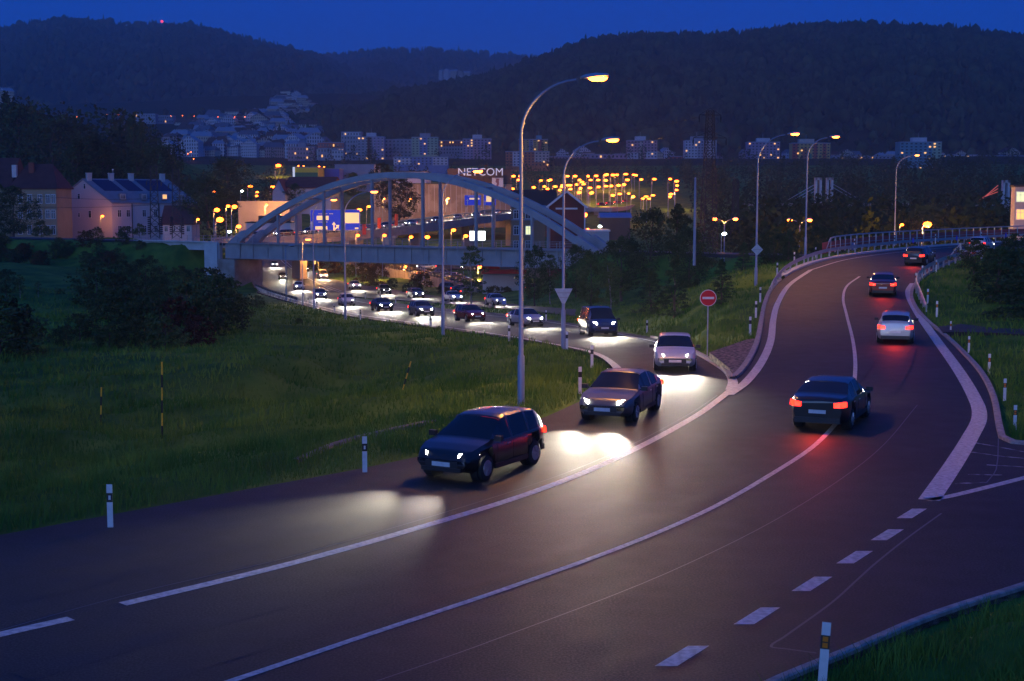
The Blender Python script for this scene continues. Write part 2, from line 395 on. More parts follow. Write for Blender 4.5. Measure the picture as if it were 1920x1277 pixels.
# ------------------------------------------------------------ markings and kerbs
def marking(name, pxs, wd, zf, w2=None, m=None, n=6, lift=.006):
    mb = MB(); stripe(mb, curve_px(pxs, zf, 0, n), wd, lift, w2); return tag(mb.build(name, m or M_PAINT), kind='structure')
marking('road_marking', [(230,1133),(400,1093),(560,1053),(750,1000),(990,926),(1150,862),(1300,783),(1350,748),(1372,730)], .27, zero)
marking('road_marking', [(-300,1262),(0,1190),(133,1160)], .27, zero)
marking('road_marking', [(1371,732),(1374,716),(1364,700),(1344,686),(1312,668),(1280,655),(1235,643)], .42, zB, .16)
marking('road_marking', [(1366,741),(1398,718),(1428,680),(1445,640),(1450,600),(1458,570),(1480,535),(1520,507)], .38, zA, .34)
marking('road_marking', [(1520,507),(1580,489),(1640,479),(1720,470),(1800,463),(1900,457)], .2, zA, .14)
marking('road_marking', [(330,1310),(440,1275),(700,1187),(960,1100),(1180,1020),(1330,955),(1440,893),(1530,833),(1585,768),(1603,705),(1600,645),(1587,590),(1581,560),(1588,537),(1612,519)], .15, zA, .17)
marking('road_marking', [(1742,938),(1790,868),(1822,815),(1836,785),(1832,757),(1800,700),(1757,640),(1722,590),(1706,560),(1704,545),(1712,532)], .5, zA, .45)
marking('road_marking', [(1738,938),(1775,932),(1850,914),(1960,886),(2100,850)], .24, zero)
for i, pl in enumerate([[(1826,830),(1870,838),(1960,855)], [(1822,848),(1880,856),(1960,863)], [(1850,872),(1920,876)], [(1815,890),(1880,891)], [(1790,907),(1850,905)]]):
    marking('worn_hatching', pl, .12, zero, m=M_FADED, n=3)
marking('road_marking', [(1157,722),(1162,703),(1150,684),(1118,664),(1080,654)], .42, zB, .3)
marking('road_marking', [(1080,654),(960,632),(850,616),(750,602),(680,592),(620,580),(570,567),(530,556),(500,545),(484,536)], .2, zB)
marking('road_marking', [(1235,643),(1150,625),(1060,609),(960,596),(862,588),(760,578),(700,571),(655,562)], .15, zB, .15)
marking('road_marking', [(970,577),(850,567),(760,558),(655,552),(590,528),(553,505),(530,485)], .15, zB)
marking('road_marking', [(640,546),(590,528),(545,503),(520,482)], .15, zB)
dash = MB()
for cx_, cy_ in ((1664,1003),(1603,1045),(1523,1095),(1420,1155),(1280,1230),(1710,963)):
    c = gp(cx_, cy_, zero); d = (gp(1710, 963, zero)-gp(1280, 1230, zero)).normalized(); s = Vector((1, 0, 0)); h = .58
    mb = MB(); mb.add([c-d*h-s*.17+Vector((0,0,.006)), c-d*h+s*.17+Vector((0,0,.006)), c+d*h+s*.17+Vector((0,0,.006)), c+d*h-s*.17+Vector((0,0,.006))], [(0,1,2,3)])
    tag(mb.build('road_marking_dash', M_PAINT), kind='structure')
marking('sealed_crack', [(1530,1225),(1480,1218),(1446,1213),(1470,1195),(1560,1130),(1610,1085),(1640,1058),(1700,1010),(1765,963)], .045, zero, m=M_TAR)
marking('sealed_crack', [(1872,822),(1868,880),(1850,905)], .03, zero, m=M_TAR, n=3)

def kerb(name, pts, side, h=.12, wd=.22, m=M_KERB, zo=0):
    pts = [Vector(p) for p in pts]; mb = MB(); vs = []; n = len(pts)
    for i, p in enumerate(pts):
        d = pts[min(i+1, n-1)]-pts[max(i-1, 0)]; s = Vector((-d.y, d.x, 0)).normalized()*side
        z = Vector((0, 0, 1))
        vs += [p-z*.3, p+z*(h-.02), p+s*.03+z*h, p+s*wd+z*h, p+s*wd-z*.3]
    fs = []
    for i in range(n-1):
        for k in range(4): fs.append((5*i+k, 5*i+k+1, 5*(i+1)+k+1, 5*(i+1)+k))
    mb.add(vs, fs); return tag(mb.build(name, m), kind='structure')
kerb('kerb', A_BR, -1, .08, .15) ; kerb('kerb', A_R[8:], 1, .10, .2); kerb('kerb', A_L[1:40], 1, .12, .25)
kerb('kerb', B_OUT[:26], 1, .12, .22)
kerb('kerb', [gp(*p, zA) for p in ((1872,822),(1895,832),(1960,838),(2200,846))], 1, .1, .2)
kerb('kerb', A_L[40:], 1, .16, .5, M_CONC)
# cobbled gore
cob = bpy.data.materials.new('cobbles'); cob.use_nodes = True; n_ = cob.node_tree; b_ = n_.nodes['Principled BSDF']
vo = n_.nodes.new('ShaderNodeTexVoronoi'); vo.inputs['Scale'].default_value = 5.5; tc_ = n_.nodes.new('ShaderNodeTexCoord'); n_.links.new(tc_.outputs['Object'], vo.inputs['Vector'])
rp_ = n_.nodes.new('ShaderNodeValToRGB'); rp_.color_ramp.elements[0].color = (.30, .22, .17, 1); rp_.color_ramp.elements[1].color = (.06, .05, .045, 1)
rp_.color_ramp.elements[0].position = .3; rp_.color_ramp.elements[1].position = .6
n_.links.new(vo.outputs['Distance'], rp_.inputs[0]); n_.links.new(rp_.outputs[0], b_.inputs['Base Color']); b_.inputs['Roughness'].default_value = .75
bp_ = n_.nodes.new('ShaderNodeBump'); bp_.invert = True; bp_.inputs['Distance'].default_value = .05; n_.links.new(vo.outputs['Distance'], bp_.inputs['Height']); n_.links.new(bp_.outputs[0], b_.inputs['Normal'])
gore = [gp(1382,706,zero), gp(1393,698,zero), gp(1412,669,zero), gp(1420,637,zA), gp(1400,640,zA), gp(1330,664,zA)]
region('cobbled_island', gore, lambda d: .09, cob, .5, .3)
region('side_path', [gp(1760,617,zA), gp(1800,612,zA), gp(1860,616,.12), gp(2000,621,.12), gp(2000,632,.12), gp(1860,626,.1), gp(1800,628,zA), gp(1768,628,zA)], lambda d: .16, M_ASPH, 1, .4)
pth = [grp(*p) for p in ((560,868),(640,835),(720,815),(800,797),(845,787),(960,765))]
kerb('drain_kerb', smooth_poly(pth, 5), 1, .10, .2, mat('mossy_kerb', (.10, .10, .08), .9, noise=((.20, .19, .17), 2, .4, .6)))

# ------------------------------------------------------------ grass
def blades(name, n, f_xy, hmin, hmax, wd, m=M_BLADE, z0=0):
    P = f_xy(n); z = ground_z(P); n = len(P)
    h = rng.uniform(hmin, hmax, n)*(0.5+.9*(np.sin(P[:, 0]*1.7+np.sin(P[:, 1]*1.1)*2)*.5+.5)); a = rng.uniform(0, 2*math.pi, n); ln = rng.uniform(.1, .7, n)*h; la = rng.uniform(0, 2*math.pi, n)
    ww = wd*np.clip(P[:, 1]/30, .8, 3.5)
    b = np.column_stack([P, z-.02]); s = np.column_stack([np.cos(a), np.sin(a), np.zeros(n)])*ww[:, None]
    mid = b+np.column_stack([np.cos(la)*ln*.35, np.sin(la)*ln*.35, h*.6]); tip = b+np.column_stack([np.cos(la)*ln, np.sin(la)*ln, h])
    v = np.stack([b-s, b+s, mid+s*.6, mid-s*.6, tip], 1).reshape(-1, 3); k = np.arange(n)*5
    q = np.column_stack([k, k+1, k+2, k+3]); t = np.column_stack([k+3, k+2, k+4])
    return tag(link(name, npmesh(name, v, quads=q, tris=t, mats=m)), kind='stuff')
def scatter(pred_px, dlo, dhi, power=1.0):
    """world points uniform in picture density, kept outside the roads"""
    def f(n):
        d = np.exp(rng.uniform(math.log(dlo), math.log(dhi), n)) if power else rng.uniform(dlo, dhi, n)
        u = rng.uniform(-.47, .47, n); P = np.column_stack([u*d, d])
        k = ~inside(P, PA) & ~inside(P, PB)
        P = P[k]; k = (polydist(P, PA) > .35) & (polydist(P, PB) > .3); P = P[k]
        k = ~inside(P, arr2(gore)); P = P[k]
        return P
    return f
tag(blades('grass', 150000, scatter(None, 17, 62), .14, .42, .011), 'long dark grass over the banks and the field beside the road', 'grass')
tag(blades('grass', 90000, scatter(None, 60, 190), .16, .38, .014), 'long dark grass on the farther banks and field', 'grass')

# ------------------------------------------------------------ delineator posts
def make_post(kind):
    root = empty('delineator_post', (0, 0, 0)); mb = MB(); W, D, H = .062, .045, .86
    def ring(z, s=1): return [(-W*s, -D, z), (W*s, -D, z), (W*.75*s, D*.6, z), (0, D*1.25, z), (-W*.75*s, D*.6, z)]
    def col(z0, z1, s=1, top=0):
        m = MB(); a, b = ring(z0, s), [(x, y, z1+(top*(y+D)/(2*D))) for x, y, _ in ring(0, s)]
        m.add(a+b, [(4,3,2,1,0), (5,6,7,8,9)]+[(i, (i+1) % 5, 5+(i+1) % 5, 5+i) for i in range(5)]); return m
    m = col(-.15, .58); m2 = col(.78, .97, 1, -.04); o = len(m.v); m.v += m2.v; m.f += [tuple(i+o for i in f) for f in m2.f]; m.m += m2.m
    m.build('post_body', M_WHITE, root); col(.58, .78, 1.03).build('black_band', M_BLACK, root)
    r = MB()
    if kind == 'orange':
        r.box((0, -D-.004, .725), (.075, .008, .07)); r.box((0, -D-.004, .635), (.075, .008, .07)); r.build('reflector', M_ORANGE, root)
    elif kind == 'white':
        r.box((0, -D-.004, .68), (.045, .008, .09)); r.build('reflector', M_WHITE, root)
    return root
protos = {k: make_post(k) for k in ('orange', 'white', 'plain')}
used = set()
def put_post(kind, p, label, group, rz=0, sc_=1.0, tilt=0):
    o = protos[kind] if kind not in used else copy_tree(protos[kind]); used.add(kind)
    o.location = p; o.rotation_euler = (0, tilt, rz); o.scale = (sc_,)*3
    tag(o, label, 'road post', group); return o
G1, G2, G3, G4 = 'delineator posts along the inner edge of the bend', 'delineator posts along the left kerb of the ramp', 'delineator posts on the grass right of the ramp', 'delineator posts on the grass strip between the carriageways'
ord_ = ['nearest', 'second nearest', 'third nearest', 'fourth', 'fifth', 'sixth', 'seventh', 'eighth', 'ninth', 'tenth', 'eleventh', 'twelfth']
for i, (x, y, k, rz) in enumerate([(208,988,'white',0),(684,885,'white',.15),(939,830,'plain',.3),(1087,735,'plain',.2),(1110,687,'plain',-.1),(1063,654,'plain',-.1),(955,638,'plain',-.2),(808,614,'plain',-.2),(676,600,'plain',0),(627,586,'plain',0),(594,577,'plain',0),(578,570,'plain',0)]):
    put_post(k, gp(x, y, zB if y < 760 else zero, -.03), f'white roadside post with black band, {ord_[i]} along the inner grass edge of the bend', G1, rz)
for i, (x, y) in enumerate([(1406,628),(1417,595),(1425,566),(1457,516),(1489,494),(1529,484)]):
    p = gp(x, y, lambda d: zA(d)-.05); put_post('plain', p, f'white post with black band, {ord_[i]} on the left side of the ramp', G2, .1)
for i, (x, y) in enumerate([(1902,809),(1883,753),(1854,702),(1816,663),(1782,627),(1756,596),(1739,570),(1717,537),(1729,522),(1755,510)]):
    p = grp(x, y) if i < 7 else gp(x, y, lambda d: zA(d)+.0)
    put_post('orange', p, f'white post with orange reflectors, {ord_[i]} along the right edge of the ramp', G3, -.1, max(.6, (47 if i == 0 else 42 if i == 1 else 38 if i == 2 else 31 if i == 3 else 24)/ (2667/p.y)/.95) if i < 5 else 1)
for i, (x, y) in enumerate([(1213,626),(1024,602),(862,592),(783,578),(742,570),(713,564),(685,560)]):
    put_post('plain', gp(x, y-1, zB, -.03), f'white post with black band, {ord_[i]} on the far side of the left carriageway', G4)
put_post('orange', gp(1541, 1290, .15), 'white post with orange reflectors standing at the bottom right kerb, nearest of all', None, -.25, 1.0, .05)

# snow poles
def snow_pole(px, py, top_px, top_py, label, bands):
    p = grp(px, py); h = math.hypot(px-top_px, py-top_py)*p.y/2667; o = empty('snow_pole', p, 0, label, 'marker pole', 'yellow and black snow poles in the ditch')
    o.rotation_euler.y = math.atan2(top_px-px, py-top_py)
    for i in range(bands):
        a, b = h*i/bands, h*(i+1)/bands; m = MB(); m.tube([(0, 0, a-(.3 if i == 0 else 0)), (0, 0, b)], .032, 8)
        m.build('pole_band', M_BLACK if (bands-1-i) % 2 else M_YEL, o)
snow_pole(304, 822, 307, 676, 'tall yellow and black banded pole in the ditch', 6)
snow_pole(189, 797, 192, 728, 'short upright yellow and black pole in the grass left of the tall one', 4)
snow_pole(755, 735, 771, 680, 'leaning thin yellow and black pole on the far side of the ditch', 5)

# ------------------------------------------------------------ street lamps
def light(name, loc, power, col, parent, spot=None, rot=None, rad=.15, blend=.6):
    l = bpy.data.lights.new(name, 'SPOT' if spot else 'POINT'); l.energy = power; l.color = col; l.shadow_soft_size = rad
    if spot: l.spot_size = R(spot); l.spot_blend = blend
    o = link(name, l, parent); o.location = loc
    if rot is not None: o.rotation_euler = rot
    return o
def street_lamp(base, hpx, hpy, label, power=1500, group=None, head_m=None, name='street_lamp', thick=1.0):
    """pole at base, lit head seen at the given pixel"""
    hd = at(hpx, hpy, base.y); rel = hd-base; H = rel.z; reach = rel.x; sg = 1 if reach > 0 else -1
    o = empty(name, base, 0, label, 'street lamp', group)
    m = MB(); top = H-min(2.2, abs(reach)*.75)
    m.tube([(0, 0, -.3), (0, 0, 2.0*min(1, H/10)), (0, 0, 2.05*min(1, H/10)), (0, 0, top)], [.125*thick, .12*thick, .085*thick, .062*thick], 10); m.build('pole', M_POLE, o, True)
    m = MB(); pts = []
    for i in range(11):
        a = i/10*math.pi/2*.94; pts.append((reach*.82*(1-math.cos(a)), 0, top+(H-top+.02)*math.sin(a)))
    m.tube(pts, [.058*thick-.002*i for i in range(11)], 8); m.build('arm', M_POLE, o, True)
    if reach == 0: return o
    x0 = reach*.80
    hh = MB(); L = .95; cs = []
    for t, wd, ht in ((0, .07, .05), (.2, .16, .11), (.55, .20, .13), (1, .14, .07)):
        cs.append((t, wd, ht))
    vs = []; fs = []
    for t, wd, ht in cs:
        for k in range(8):
            a = 2*math.pi*k/8; vs.append((x0+sg*L*t, wd*math.cos(a), H+.07+t*.08+max(-.02, ht*math.sin(a))))
    for i in range(3):
        for k in range(8): fs.append((i*8+k, i*8+(k+1) % 8, (i+1)*8+(k+1) % 8, (i+1)*8+k))
    fs += [tuple(range(8)), tuple(24+k for k in range(8))]
    hh.add(vs, fs); hh.build('lamp_head', M_GALV, o, True)
    g = MB(); vs = []; fs = []
    for j, (s_, dz) in enumerate(((1, 0), (.9, -.07), (.6, -.13))):
        for k in range(12):
            a = 2*math.pi*k/12; vs.append((x0+sg*L*.62+.34*s_*math.cos(a), .17*s_*math.sin(a), H+.09+dz))
    for j in range(2):
        for k in range(12): fs.append((j*12+k, j*12+(k+1) % 12, (j+1)*12+(k+1) % 12, (j+1)*12+k))
    fs.append(tuple(24+k for k in range(12))); g.add(vs, fs); g.build('lamp_glass', head_m or M_SOD, o, True)
    if power: light('lamp_light', (x0+sg*L*.62, 0, H-.12), power, LAMPC, o, 165, (0, 0, 0), .25, .35)
    return o
LG = 'tall street lamps with curved arms along the roads'
street_lamp(gp(977,775,-.35), 1116, 150, 'tallest street lamp in front, blue-grey pole on the grass inside the bend', 4600, LG)
street_lamp(gp(1056,652,zB), 1145, 265, 'street lamp with the back of a triangular sign on its pole', 2600, LG)
street_lamp(gp(831,625,zB), 893, 323, 'street lamp whose lit head stands before the letters of the roof sign', 2600, LG)
street_lamp(gp(648,597,zB), 701, 361, 'street lamp with its pole crossing the left half of the arch', 2600, LG)
street_lamp(gp(589,578,zB), 624, 376, 'thin street lamp just left of the blue gantry sign', 2400, LG)
street_lamp(gp(568,572,zB), 569.5, 450, 'short street lamp with its head just below the bridge deck', 1500, LG)
street_lamp(gp(537,563,zB), 541, 462, 'unlit thin lamp pole nearest the bridge abutment', 0, LG, M_DARK)
l8 = street_lamp(gp(1417,550,-.2), 1490, 253, 'street lamp with a grey diamond sign on its pole left of the ramp', 3200, LG)
street_lamp(gp(1510,486,1.6), 1565, 258, 'street lamp behind the guardrail at the top of the ramp', 2600, LG)
street_lamp(gp(1677,455,.6), 1720, 292, 'street lamp behind the red panelled railing', 1500, LG)
def double_lamp(px, pyb, a, b, label, d=250, power=700):
    base = at(px, pyb, d); o = empty('double_street_lamp', base, 0, label, 'street lamp', 'two-armed street lamps behind the trees')
    H = at(a[0], a[1], d).z-base.z; m = MB(); m.tube([(0, 0, -4), (0, 0, H-.8)], .1, 8); m.build('pole', M_POLE, o)
    for q in (a, b):
        x = at(q[0], q[1], d).x-base.x; m = MB(); m.tube([(0, 0, H-.9), (x*.3, 0, H-.3), (x*.9, 0, H+.05)], .05, 6); m.build('arm', M_POLE, o)
        m = MB(); m.tube([(x-.4, 0, H+.1), (x, 0, H+.12), (x+.4, 0, H+.1)], [.1, .2, .1], 8); m.build('lamp_head', M_GALV, o)
        m = MB(); m.tube([(x-.4, 0, H-.05), (x-.2, 0, H-.1), (x+.2, 0, H-.1), (x+.4, 0, H-.05)], [.08, .24, .24, .08], 10); m.build('lamp_glass', M_SOD, o)
    light('lamp_light', (0, 0, H-.5), power, LAMPC, o)
double_lamp(1358, 455, (1340,410), (1379,411), 'two-armed street lamp beside the lattice pylon, its right head dimmer')
double_lamp(1499, 470, (1481,412), (1518,413), 'two-armed street lamp among the trees left of the railing')

# distant lamps: shared meshes, pole scaled to the ground below
def far_proto(mtl, name='distant_street_lamp'):
    o = empty(name, (0, 0, 0)); m = MB(); m.tube([(0, 0, -8), (0, 0, -.3), (.5, 0, .05)], [.09, .07, .05], 5); m.build('pole', M_POLE, o)
    m = MB(); vs = []; fs = []
    for j, (r_, z) in enumerate(((.0, .2), (.3, .12), (.42, -.05), (.25, -.25), (0, -.3))):
        for k in range(8): vs.append((.6+r_*1.2*math.cos(k*math.pi/4), r_*math.sin(k*math.pi/4), z))
    for j in range(4):
        for k in range(8): fs.append((j*8+k, j*8+(k+1) % 8, (j+1)*8+(k+1) % 8, (j+1)*8+k))
    m.add(vs, fs); m.build('lamp_glass', mtl, o); return o
fp = far_proto(M_SODF); fc = far_proto(M_COOL); fused = {}
def far_lamp(px, py, label, group, d=None, s=None, proto=None, hlamp=9.0, power=0):
    proto = proto or fp
    if d is None:
        dd = np.exp(np.linspace(math.log(230), math.log(1600), 300)); P = np.array([(at(px, py, q).x, q) for q in dd]); e = np.array([at(px, py, q).z for q in dd])-terr(P)-hlamp
        k = np.argmax(np.abs(e)) if False else (np.where(np.diff(np.sign(e)) != 0)[0][:1])
        d = float(dd[k[0]]) if len(k) else float(dd[np.argmin(np.abs(e))])
    p = at(px, py, d); s = s or min(2.4, max(.75, d/420))
    o = proto if proto.name not in fused else copy_tree(proto); fused[proto.name] = 1
    o.location = (p.x-.6*s, p.y, p.z); o.scale = (s, s, max(1, s))
    tag(o, label, 'street lamp', group)
    if power: light('lamp_light', (.6, 0, -.5), power, LAMPC, o)
    return o
GV = 'orange lamps scattered over the valley behind the bridge'
VAL = [(408,411,1.5,'large bright lamp left of the abutment, lower of a close pair'),(405,393,1.0,'lamp just above the brightest one left of the arch'),(438,387,1,'lamp at the left end of the pale hall'),(428,386,.7,'small lamp touching the pale hall on its left'),(482,384,1.1,'lamp in front of the pale hall wall'),(446,424,1,'low orange lamp below the pale hall'),
 (468,349,1,'lamp against the dark trees above the pale hall'),(510,350,1,'lamp left of the red roofed house'),(519,310,1.3,'high lamp left of the yellow warehouse'),(483,360,.6,'small lamp between the dark trees and the hall, upper'),(482,367,.6,'small lamp between the dark trees and the hall, lower'),(403,359,.5,'tiny lamp in the dark trees left'),(372,411,.6,'small lamp right of the little house'),
 (602,331,.6,'first of the small row right of the yellow warehouse'),(616,331,.6,'second of the small row right of the yellow warehouse'),(627,333,.6,'third of the small row right of the yellow warehouse'),(640,335,.6,'fourth of the small row right of the yellow warehouse'),(561,311,.4,'tiny lamp on the left of the warehouse top'),(571,311,.4,'tiny lamp on the right of the warehouse top'),(600,312,.4,'tiny lamp over the blue shed, left'),(609,313,.4,'tiny lamp over the blue shed, right'),
 (630,384,1.1,'bright lamp at the gantry sign top'),(672,393,1.1,'bright lamp at the right end of the gantry sign'),(691,387,.8,'small lamp right of the gantry sign'),(711,371,.9,'lamp under the bright one in the arch'),(739,367,1,'lamp between the hangers, higher'),(728,383,.8,'lamp over the viaduct, upper middle'),(713,394,1.1,'bright lamp over the viaduct parapet'),(735,391,.7,'small lamp over the viaduct, middle'),
 (766,365,1,'lamp close left of the fourth hanger'),(769,379,.7,'small lamp by the fourth hanger'),(767,392,1.2,'bright lamp by the fourth hanger, low'),(778,391,.6,'small lamp right of the fourth hanger'),(787,344,.6,'lamp high under the arch crown'),(806,376,.8,'small lamp right of the crown'),(806,391,1.2,'bright lamp right of the crown over the viaduct'),
 (850,357,1,'first lamp of the row above the twin blue signs'),(866,356,1,'second lamp of the row above the twin blue signs'),(880,356,1,'third lamp of the row above the twin blue signs'),(890,357,1,'fourth lamp of the row above the twin blue signs'),(900,361,1,'fifth lamp of the row above the twin blue signs'),(842,373,.8,'lamp at the left end of the twin blue signs'),
 (957,354,1.2,'lamp standing free right of the roof sign'),(962,330,.9,'left of three lamps right of the roof sign'),(972,337,.8,'middle of three lamps right of the roof sign'),(975,330,.8,'right of three lamps right of the roof sign'),
 (1056,402,1.1,'left lamp before the gabled red house'),(1070,406,1.1,'middle lamp before the gabled red house'),(1091,402,1.3,'right lamp before the gabled red house'),(1101,431,.9,'lamp low on the corner of the gabled red house'),(1041,462,1,'lamp against the girder under the gabled house'),(988,464,.9,'lamp behind the tree at the girder'),
 (671,441,.7,'low lamp behind the deck, left'),(721,441,.7,'low lamp behind the deck, middle left'),(771,444,.7,'low lamp behind the deck, middle'),(800,444,.9,'low lamp behind the deck, middle right'),(850,431,.8,'lamp over the lower slip road'),(873,442,.8,'low lamp behind the deck, right'),(1735,420,1.2,'single bright lamp above the red panelled railing'),(1693,421,.5,'small window-like lamp left of the single bright lamp')]
for i, (x, y, s, lb) in enumerate(VAL):
    dq = 268 if y > 425 and x < 1110 else (300 if (y > 400 and x < 480) else None)
    if x > 1600: dq = 205
    if x in (1056,1070,1091,1101): dq = 262
    o = far_lamp(x, y, 'orange street '+lb, GV, dq, None, None, 9, 0)
    o.scale = tuple(c*s*1.4 for c in o.scale)
    if s >= 1 and i % 2 == 0: light('lamp_light', (.6, 0, -.6), 260 if x < 470 else 12000, LAMPC, o)
CL = [(682,415),(725,415),(755,438),(808,415),(820,438),(852,413),(865,438),(908,408),(918,405),(910,440),(952,408),(980,407),(1028,403),(1038,437),(1080,407),(1096,410),(1125,435),(1200,433),(1297,432),(1332,445),(1340,471),(1337,498),(1298,538),(1298,522),(1192,530),(1150,537),(1135,549),(1170,550),(1075,537),(1051,519),(994,521),(951,530),(1020,465),(985,470),(945,473),(911,475),(868,479),(813,485),(830,512),(822,517),(750,513),(760,488),(778,463),(768,450),(738,465),(697,470),(683,470),(652,470),(650,478),(700,492),(638,498),(563,492),(545,477),(606,477),(480,482),(525,441),(570,440),(582,437)]
for i, (x, y) in enumerate(CL):
    o = far_lamp(850+x*.3133, 200+y*.3133, 'orange street lamp in the dense curved cluster along the far interchange', 'lamps clustered along the far interchange', None, None, None, 9.5)
    o.scale = tuple(c*random.uniform(.9, 1.35) for c in o.scale)
    if i % 7 == 0: light('lamp_light', (.6, 0, -.6), 9000, LAMPC, o)
for x, y in ((320,217),(342,217),(364,218),(409,219),(427,219),(440,219),(459,219),(475,222),(520,220),(412,244),(534,253),(352,288),(358,285),(200,215),(221,215),(135,218),(140,218),(144,219),(363,298),(493,310)):
    far_lamp(x, y, 'tiny lamp of the row and scatter on the hillside above the old town', 'tiny lamps on the hillside', 1900 if y < 260 else 1200, .95 if y < 260 else .8)
for x, y, d in ((454,358,420),(430,434,300),(1125,424,300),(875,374,520),(868,374,520),(1358,438,240)):
    far_lamp(x, y, 'small cool white lamp among the orange ones in the valley', 'cool white lamps', d, .8, fc)

# ------------------------------------------------------------ traffic signs
def disc(mb, c, r, y, n=32, th=.02, mi=0):
    vs = [(c[0]+r*math.cos(2*math.pi*i/n), y, c[1]+r*math.sin(2*math.pi*i/n)) for i in range(n)]+[(c[0]+r*math.cos(2*math.pi*i/n), y+th, c[1]+r*math.sin(2*math.pi*i/n)) for i in range(n)]
    mb.add(vs, [tuple(range(n)), tuple(range(n, 2*n))[::-1]]+[(i, n+i, n+(i+1) % n, (i+1) % n) for i in range(n)], mi)
b = gp(1326.5, 656, -.05); o = empty('no_entry_sign', b, R(0), 'round red no entry sign with a white bar on a thin grey post', 'traffic sign')
k = b.y/2667; m = MB(); m.tube([(0, .03, -.3), (0, .03, 98*k+.3)], .03, 8); m.build('post', M_GALV, o)
m = MB(); disc(m, (0, 98*k), 15.6*k, -.03, th=.02); m.build('rim', M_WHITE, o); m = MB(); disc(m, (0, 98*k), 14.4*k, -.036, th=.008); m.build('sign_face', M_RED, o)
m = MB(); m.box((0, -.042, 98*k), (22*k, .008, 4.2*k)); m.build('white_bar', M_WHITE, o)
b = gp(1056, 652, zB); k = b.y/2667; o = empty('give_way_sign', (b.x, b.y-.14, b.z), 0, 'back of a grey triangular give way sign fixed to the lamp pole', 'traffic sign')
m = MB(); m.prism([(-17*k, 112*k), (17*k, 112*k), (3*k, 84*k), (-3*k, 84*k)], (0, 0, 0), Vector((1,0,0)), Vector((0,0,1)), Vector((0,1,0)), .02); m.build('sign_back', M_GALV, o)
m = MB(); m.box((0, -.014, 104*k), (26*k, .02, 1.2*k)); m.box((0, -.014, 95*k), (15*k, .02, 1.2*k)); m.build('bracket', M_STEEL, o)
b = gp(1417, 550, -.2); k = b.y/2667; o = empty('diamond_sign', (b.x+.03, b.y-.16, b.z), 0, 'back of a grey diamond shaped priority sign on the lamp pole', 'traffic sign')
m = MB(); m.prism([(-11*k, 82*k), (0, 93*k), (11*k, 82*k), (0, 71*k)], (0, 0, 0), Vector((1,0,0)), Vector((0,0,1)), Vector((0,1,0)), .02); m.build('sign_back', M_GALV, o)
m = MB(); m.box((0, -.014, 82*k), (14*k, .02, 1.3*k)); m.build('bracket', M_STEEL, o)
b = gp(945, 578, zB); o = empty('information_sign', b, 0, 'small square white-edged blue sign by the far slip road', 'traffic sign'); k = b.y/2667
m = MB(); m.tube([(0, 0, -.3), (0, 0, 10*k)], .03, 6); m.build('post', M_GALV, o); m = MB(); m.box((0, -.04, 11*k), (8*k, .02, 8*k)); m.build('rim', M_WHITE, o)
m = MB(); m.box((0, -.055, 11*k), (6*k, .012, 6*k)); m.build('sign_face', M_BLUE, o); m = MB(); m.box((0, -.066, 10.5*k), (1.2*k, .01, 4*k)); m.box((0, -.0665, 12*k), (3.4*k, .01, 1*k)); m.build('symbol', M_WHITE, o)

# wheel tracks worn into the lanes and the seam of the surfacing
WT = [(850,599),(960,609),(1060,620),(1150,634),(1225,655),(1262,685),(1255,715),(1205,755),(1100,808),(960,862),(800,912),(600,968),(400,1015),(200,1062),(0,1105),(-300,1170)]
RT = [(100,1290),(300,1228),(600,1143),(900,1052),(1100,985),(1300,912),(1450,850),(1560,790),(1630,728),(1668,670),(1680,625),(1665,580),(1655,550),(1668,522)]
def offs(pts, o):
    out = []
    for i, p in enumerate(pts):
        d = pts[min(i+1, len(pts)-1)]-pts[max(i-1, 0)]; out.append(p+Vector((-d.y, d.x, 0)).normalized()*o)
    return out
for src, zf in ((WT, zB), (RT, zA)):
    base = curve_px(src, zf)
    for o_ in (-.78, .78): m = MB(); stripe(m, offs(base, o_), .55, .003); tag(m.build('wheel_track', M_TRACK), kind='structure')
m = MB(); stripe(m, curve_px([(-200,1240),(230,1118),(560,1040),(990,912),(1150,850),(1290,778),(1345,742)], zero), .03, .0045); tag(m.build('surfacing_seam', M_TAR), kind='structure')
m = MB(); stripe(m, curve_px([(640,1300),(900,1210),(1250,1075),(1480,960),(1640,850),(1720,760)], zero), .025, .0045); tag(m.build('surfacing_seam', M_TAR), kind='structure')
# ------------------------------------------------------------ guardrails and the ramp railing
def guardrail(name, pts, label, step=2.0, h=.72, double=False, m=M_GALV):
    pts = [Vector(p) for p in pts]; c = pts[len(pts)//2].copy(); o = empty(name, c, 0, label, 'guardrail'); pts = [p-c for p in pts]
    prof = [(0, -.15), (.045, -.12), (.045, -.05), (.005, 0), (.045, .05), (.045, .12), (0, .15), (-.012, .15), (-.012, -.15)]
    mb = MB(); vs = []; n = len(pts); Kk = len(prof)
    for i, p in enumerate(pts):
        d = pts[min(i+1, n-1)]-pts[max(i-1, 0)]; s = Vector((-d.y, d.x, 0)).normalized()
        for a, b in prof: vs.append(p+s*a+Vector((0, 0, h-.15+b)))
    fs = [(i*Kk+k, i*Kk+(k+1) % Kk, (i+1)*Kk+(k+1) % Kk, (i+1)*Kk+k) for i in range(n-1) for k in range(Kk)]
    mb.add(vs, fs); mb.build('rail', m, o)
    q = resample(pts, step); cnt = 0; pm = MB(); pm.box((0, 0, h/2-.2), (.12, .08, h+.35)); me = pm.mesh('rail_post', M_GALV)
    last = None
    for p in q:
        if last is None or (p-last).length > step*.95:
            last = p; link('rail_post', me, o, p+Vector((0, .09, 0))); cnt += 1
            if cnt > 95: break
    return o
